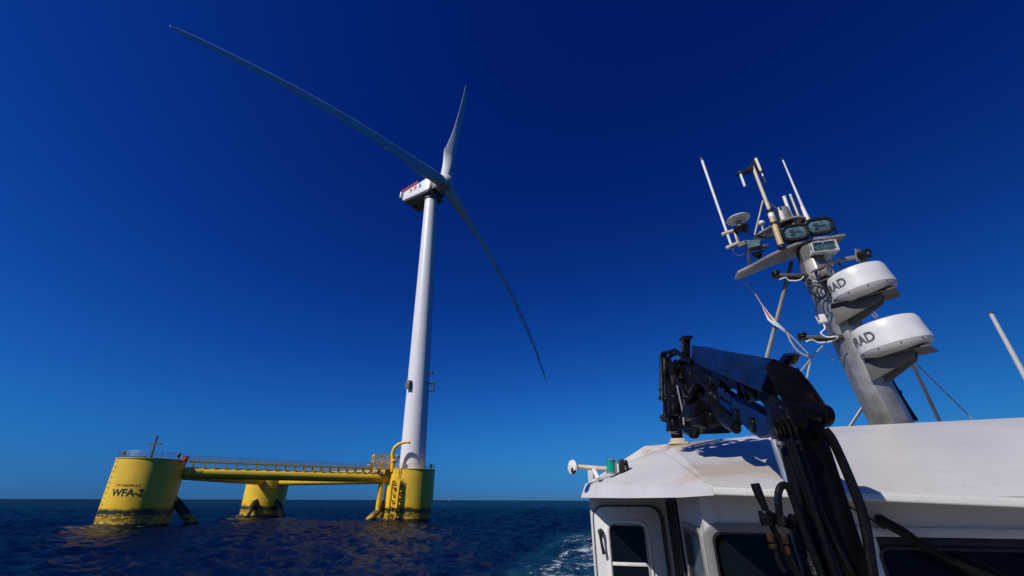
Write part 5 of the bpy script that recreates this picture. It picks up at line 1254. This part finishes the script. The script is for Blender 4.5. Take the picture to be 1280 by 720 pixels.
# big looping hoses between tip and link
hose([(906, 478), (899, 474), (892, 479), (889, 490), (892, 503), (900, 517), (910, 527), (921, 534)], 0.030, d=-0.05)
hose([(911, 482), (903, 478), (897, 485), (895, 497), (900, 510), (908, 520), (922, 529)], 0.024, d=-0.02)
hose([(865, 490), (874, 492), (881, 498), (884, 508), (888, 511), (894, 505)], 0.026, 'crane_black', d=-0.05)
hose([(880, 478), (886, 486), (884, 498), (889, 507)], 0.022, d=-0.08)
# hoses from the jib pipes over the knuckle and down the column
starts = [(938, 500), (940, 496), (941, 490), (943, 485), (945, 480), (946, 475)]
for i, (sx_, sy_) in enumerate(starts):
    pts = [J(sx_, sy_, -0.05), J(952 + i * 1.6, 497 - i * 2.2, -0.06)]
    xs = [(966 + i * 3.2, 517 - i * 1.5), (977 + i * 3.9, 545), (988 + i * 4.6, 590), (1000 + i * 5.6, 640), (1022 + i * 6.2, 690), (1037 + i * 6.6, 722), (1074 + i * 7, 800)]
    pts += [K(x, y, -0.05 - 0.012 * (i % 2)) for x, y in xs]
    part('column_hose', MB().tube(pts, 0.0098, 10), 'hose_worn' if i in (4,) else 'hose', crane)
hose([(985, 547), (995, 575), (1007, 610), (1024, 650), (1040, 690), (1054, 730)], 0.009, 'hose', K, -0.09, 'column_hose')
hose([(990, 545), (1003, 585), (1018, 630), (1034, 680), (1048, 725)], 0.008, 'hose', K, -0.10, 'column_hose')
part('hose_tie', MB().tube([K(974, 553, -0.07), K(986, 553, -0.08), K(1000, 551, -0.07)], 0.006, 8), 'black_plastic', crane)
part('hose_clip', MB().cyl(K(976, 552, -0.08), K(975.5, 556, -0.085), 0.009, n=8), 'steel', crane)
# chrome ram and its barrel
ra, rb_ = K(969, 548, -0.01), K(1003, 650, -0.03)
ram = part('hydraulic_ram', MB().cyl(ra, rb_, 0.0125, n=20), 'chrome', crane)
part('ram_barrel', MB().cyl(rb_, rb_ + (rb_ - ra).normalized() * 1.1, 0.040, n=20), 'crane_black', crane, bevel=0.004)
part('ram_gland', MB().cyl(rb_ - (rb_ - ra).normalized() * 0.02, rb_ + (rb_ - ra).normalized() * 0.03, 0.026, n=20), 'crane_black', ram)
# outer hose right of the column
hose([(1032, 535), (1040, 545), (1050, 565), (1061, 590), (1072, 617), (1080, 640), (1086, 668), (1090, 695), (1095, 730), (1102, 790)], 0.0148, 'hose', K, -0.02, 'outer_hose')
# short looped hoses hung on the left
hose([(945, 602.5), (947, 608), (951, 618), (956, 629), (964, 648), (973, 669), (985, 692), (999, 716), (1015, 745)], [0.0125, 0.013, 0.0125, 0.010, 0.0085, 0.0085, 0.0085, 0.0085, 0.0085], 'hose', K, -0.11, 'loop_hose')
hose([(979, 657), (976, 640), (974, 622), (976, 609), (982, 604), (989, 611), (996, 630), (1004, 653), (1016, 684), (1030, 720), (1042, 760)], 0.0100, 'hose', K, -0.12, 'loop_hose')
part('hose_block', MB().obox(K(956, 642, -0.10), K(990, 655, -0.09), 0.035, 0.03).cyl(K(957, 636, -0.11), K(962, 656, -0.11), 0.019, n=12).cyl(K(988, 647, -0.09), K(1001, 652, -0.09), 0.018, n=12), 'crane_black', crane, bevel=0.006)
part('hose_fitting', MB().cyl(K(978, 642, -0.12), K(979.5, 654, -0.12), 0.0115, n=8).cyl(K(981, 664, -0.12), K(985, 678, -0.12), 0.0115, n=8).cyl(K(985.5, 680, -0.12), K(989, 692, -0.12), 0.007, n=8), 'rust', crane, bevel=0.003)
part('hose_fitting', MB().cyl(K(963.5, 664, -0.12), K(967, 676, -0.12), 0.0105, n=8).cyl(K(967.5, 678, -0.12), K(969.5, 684, -0.12), 0.012, n=8), 'rust', crane, bevel=0.003)
hose([(970, 684), (973, 692), (977, 703), (984, 712)], 0.006, 'hose_worn', K, -0.12, 'loop_hose')
hose([(989, 690), (995, 705), (1004, 722)], 0.0065, 'hose', K, -0.12, 'loop_hose')
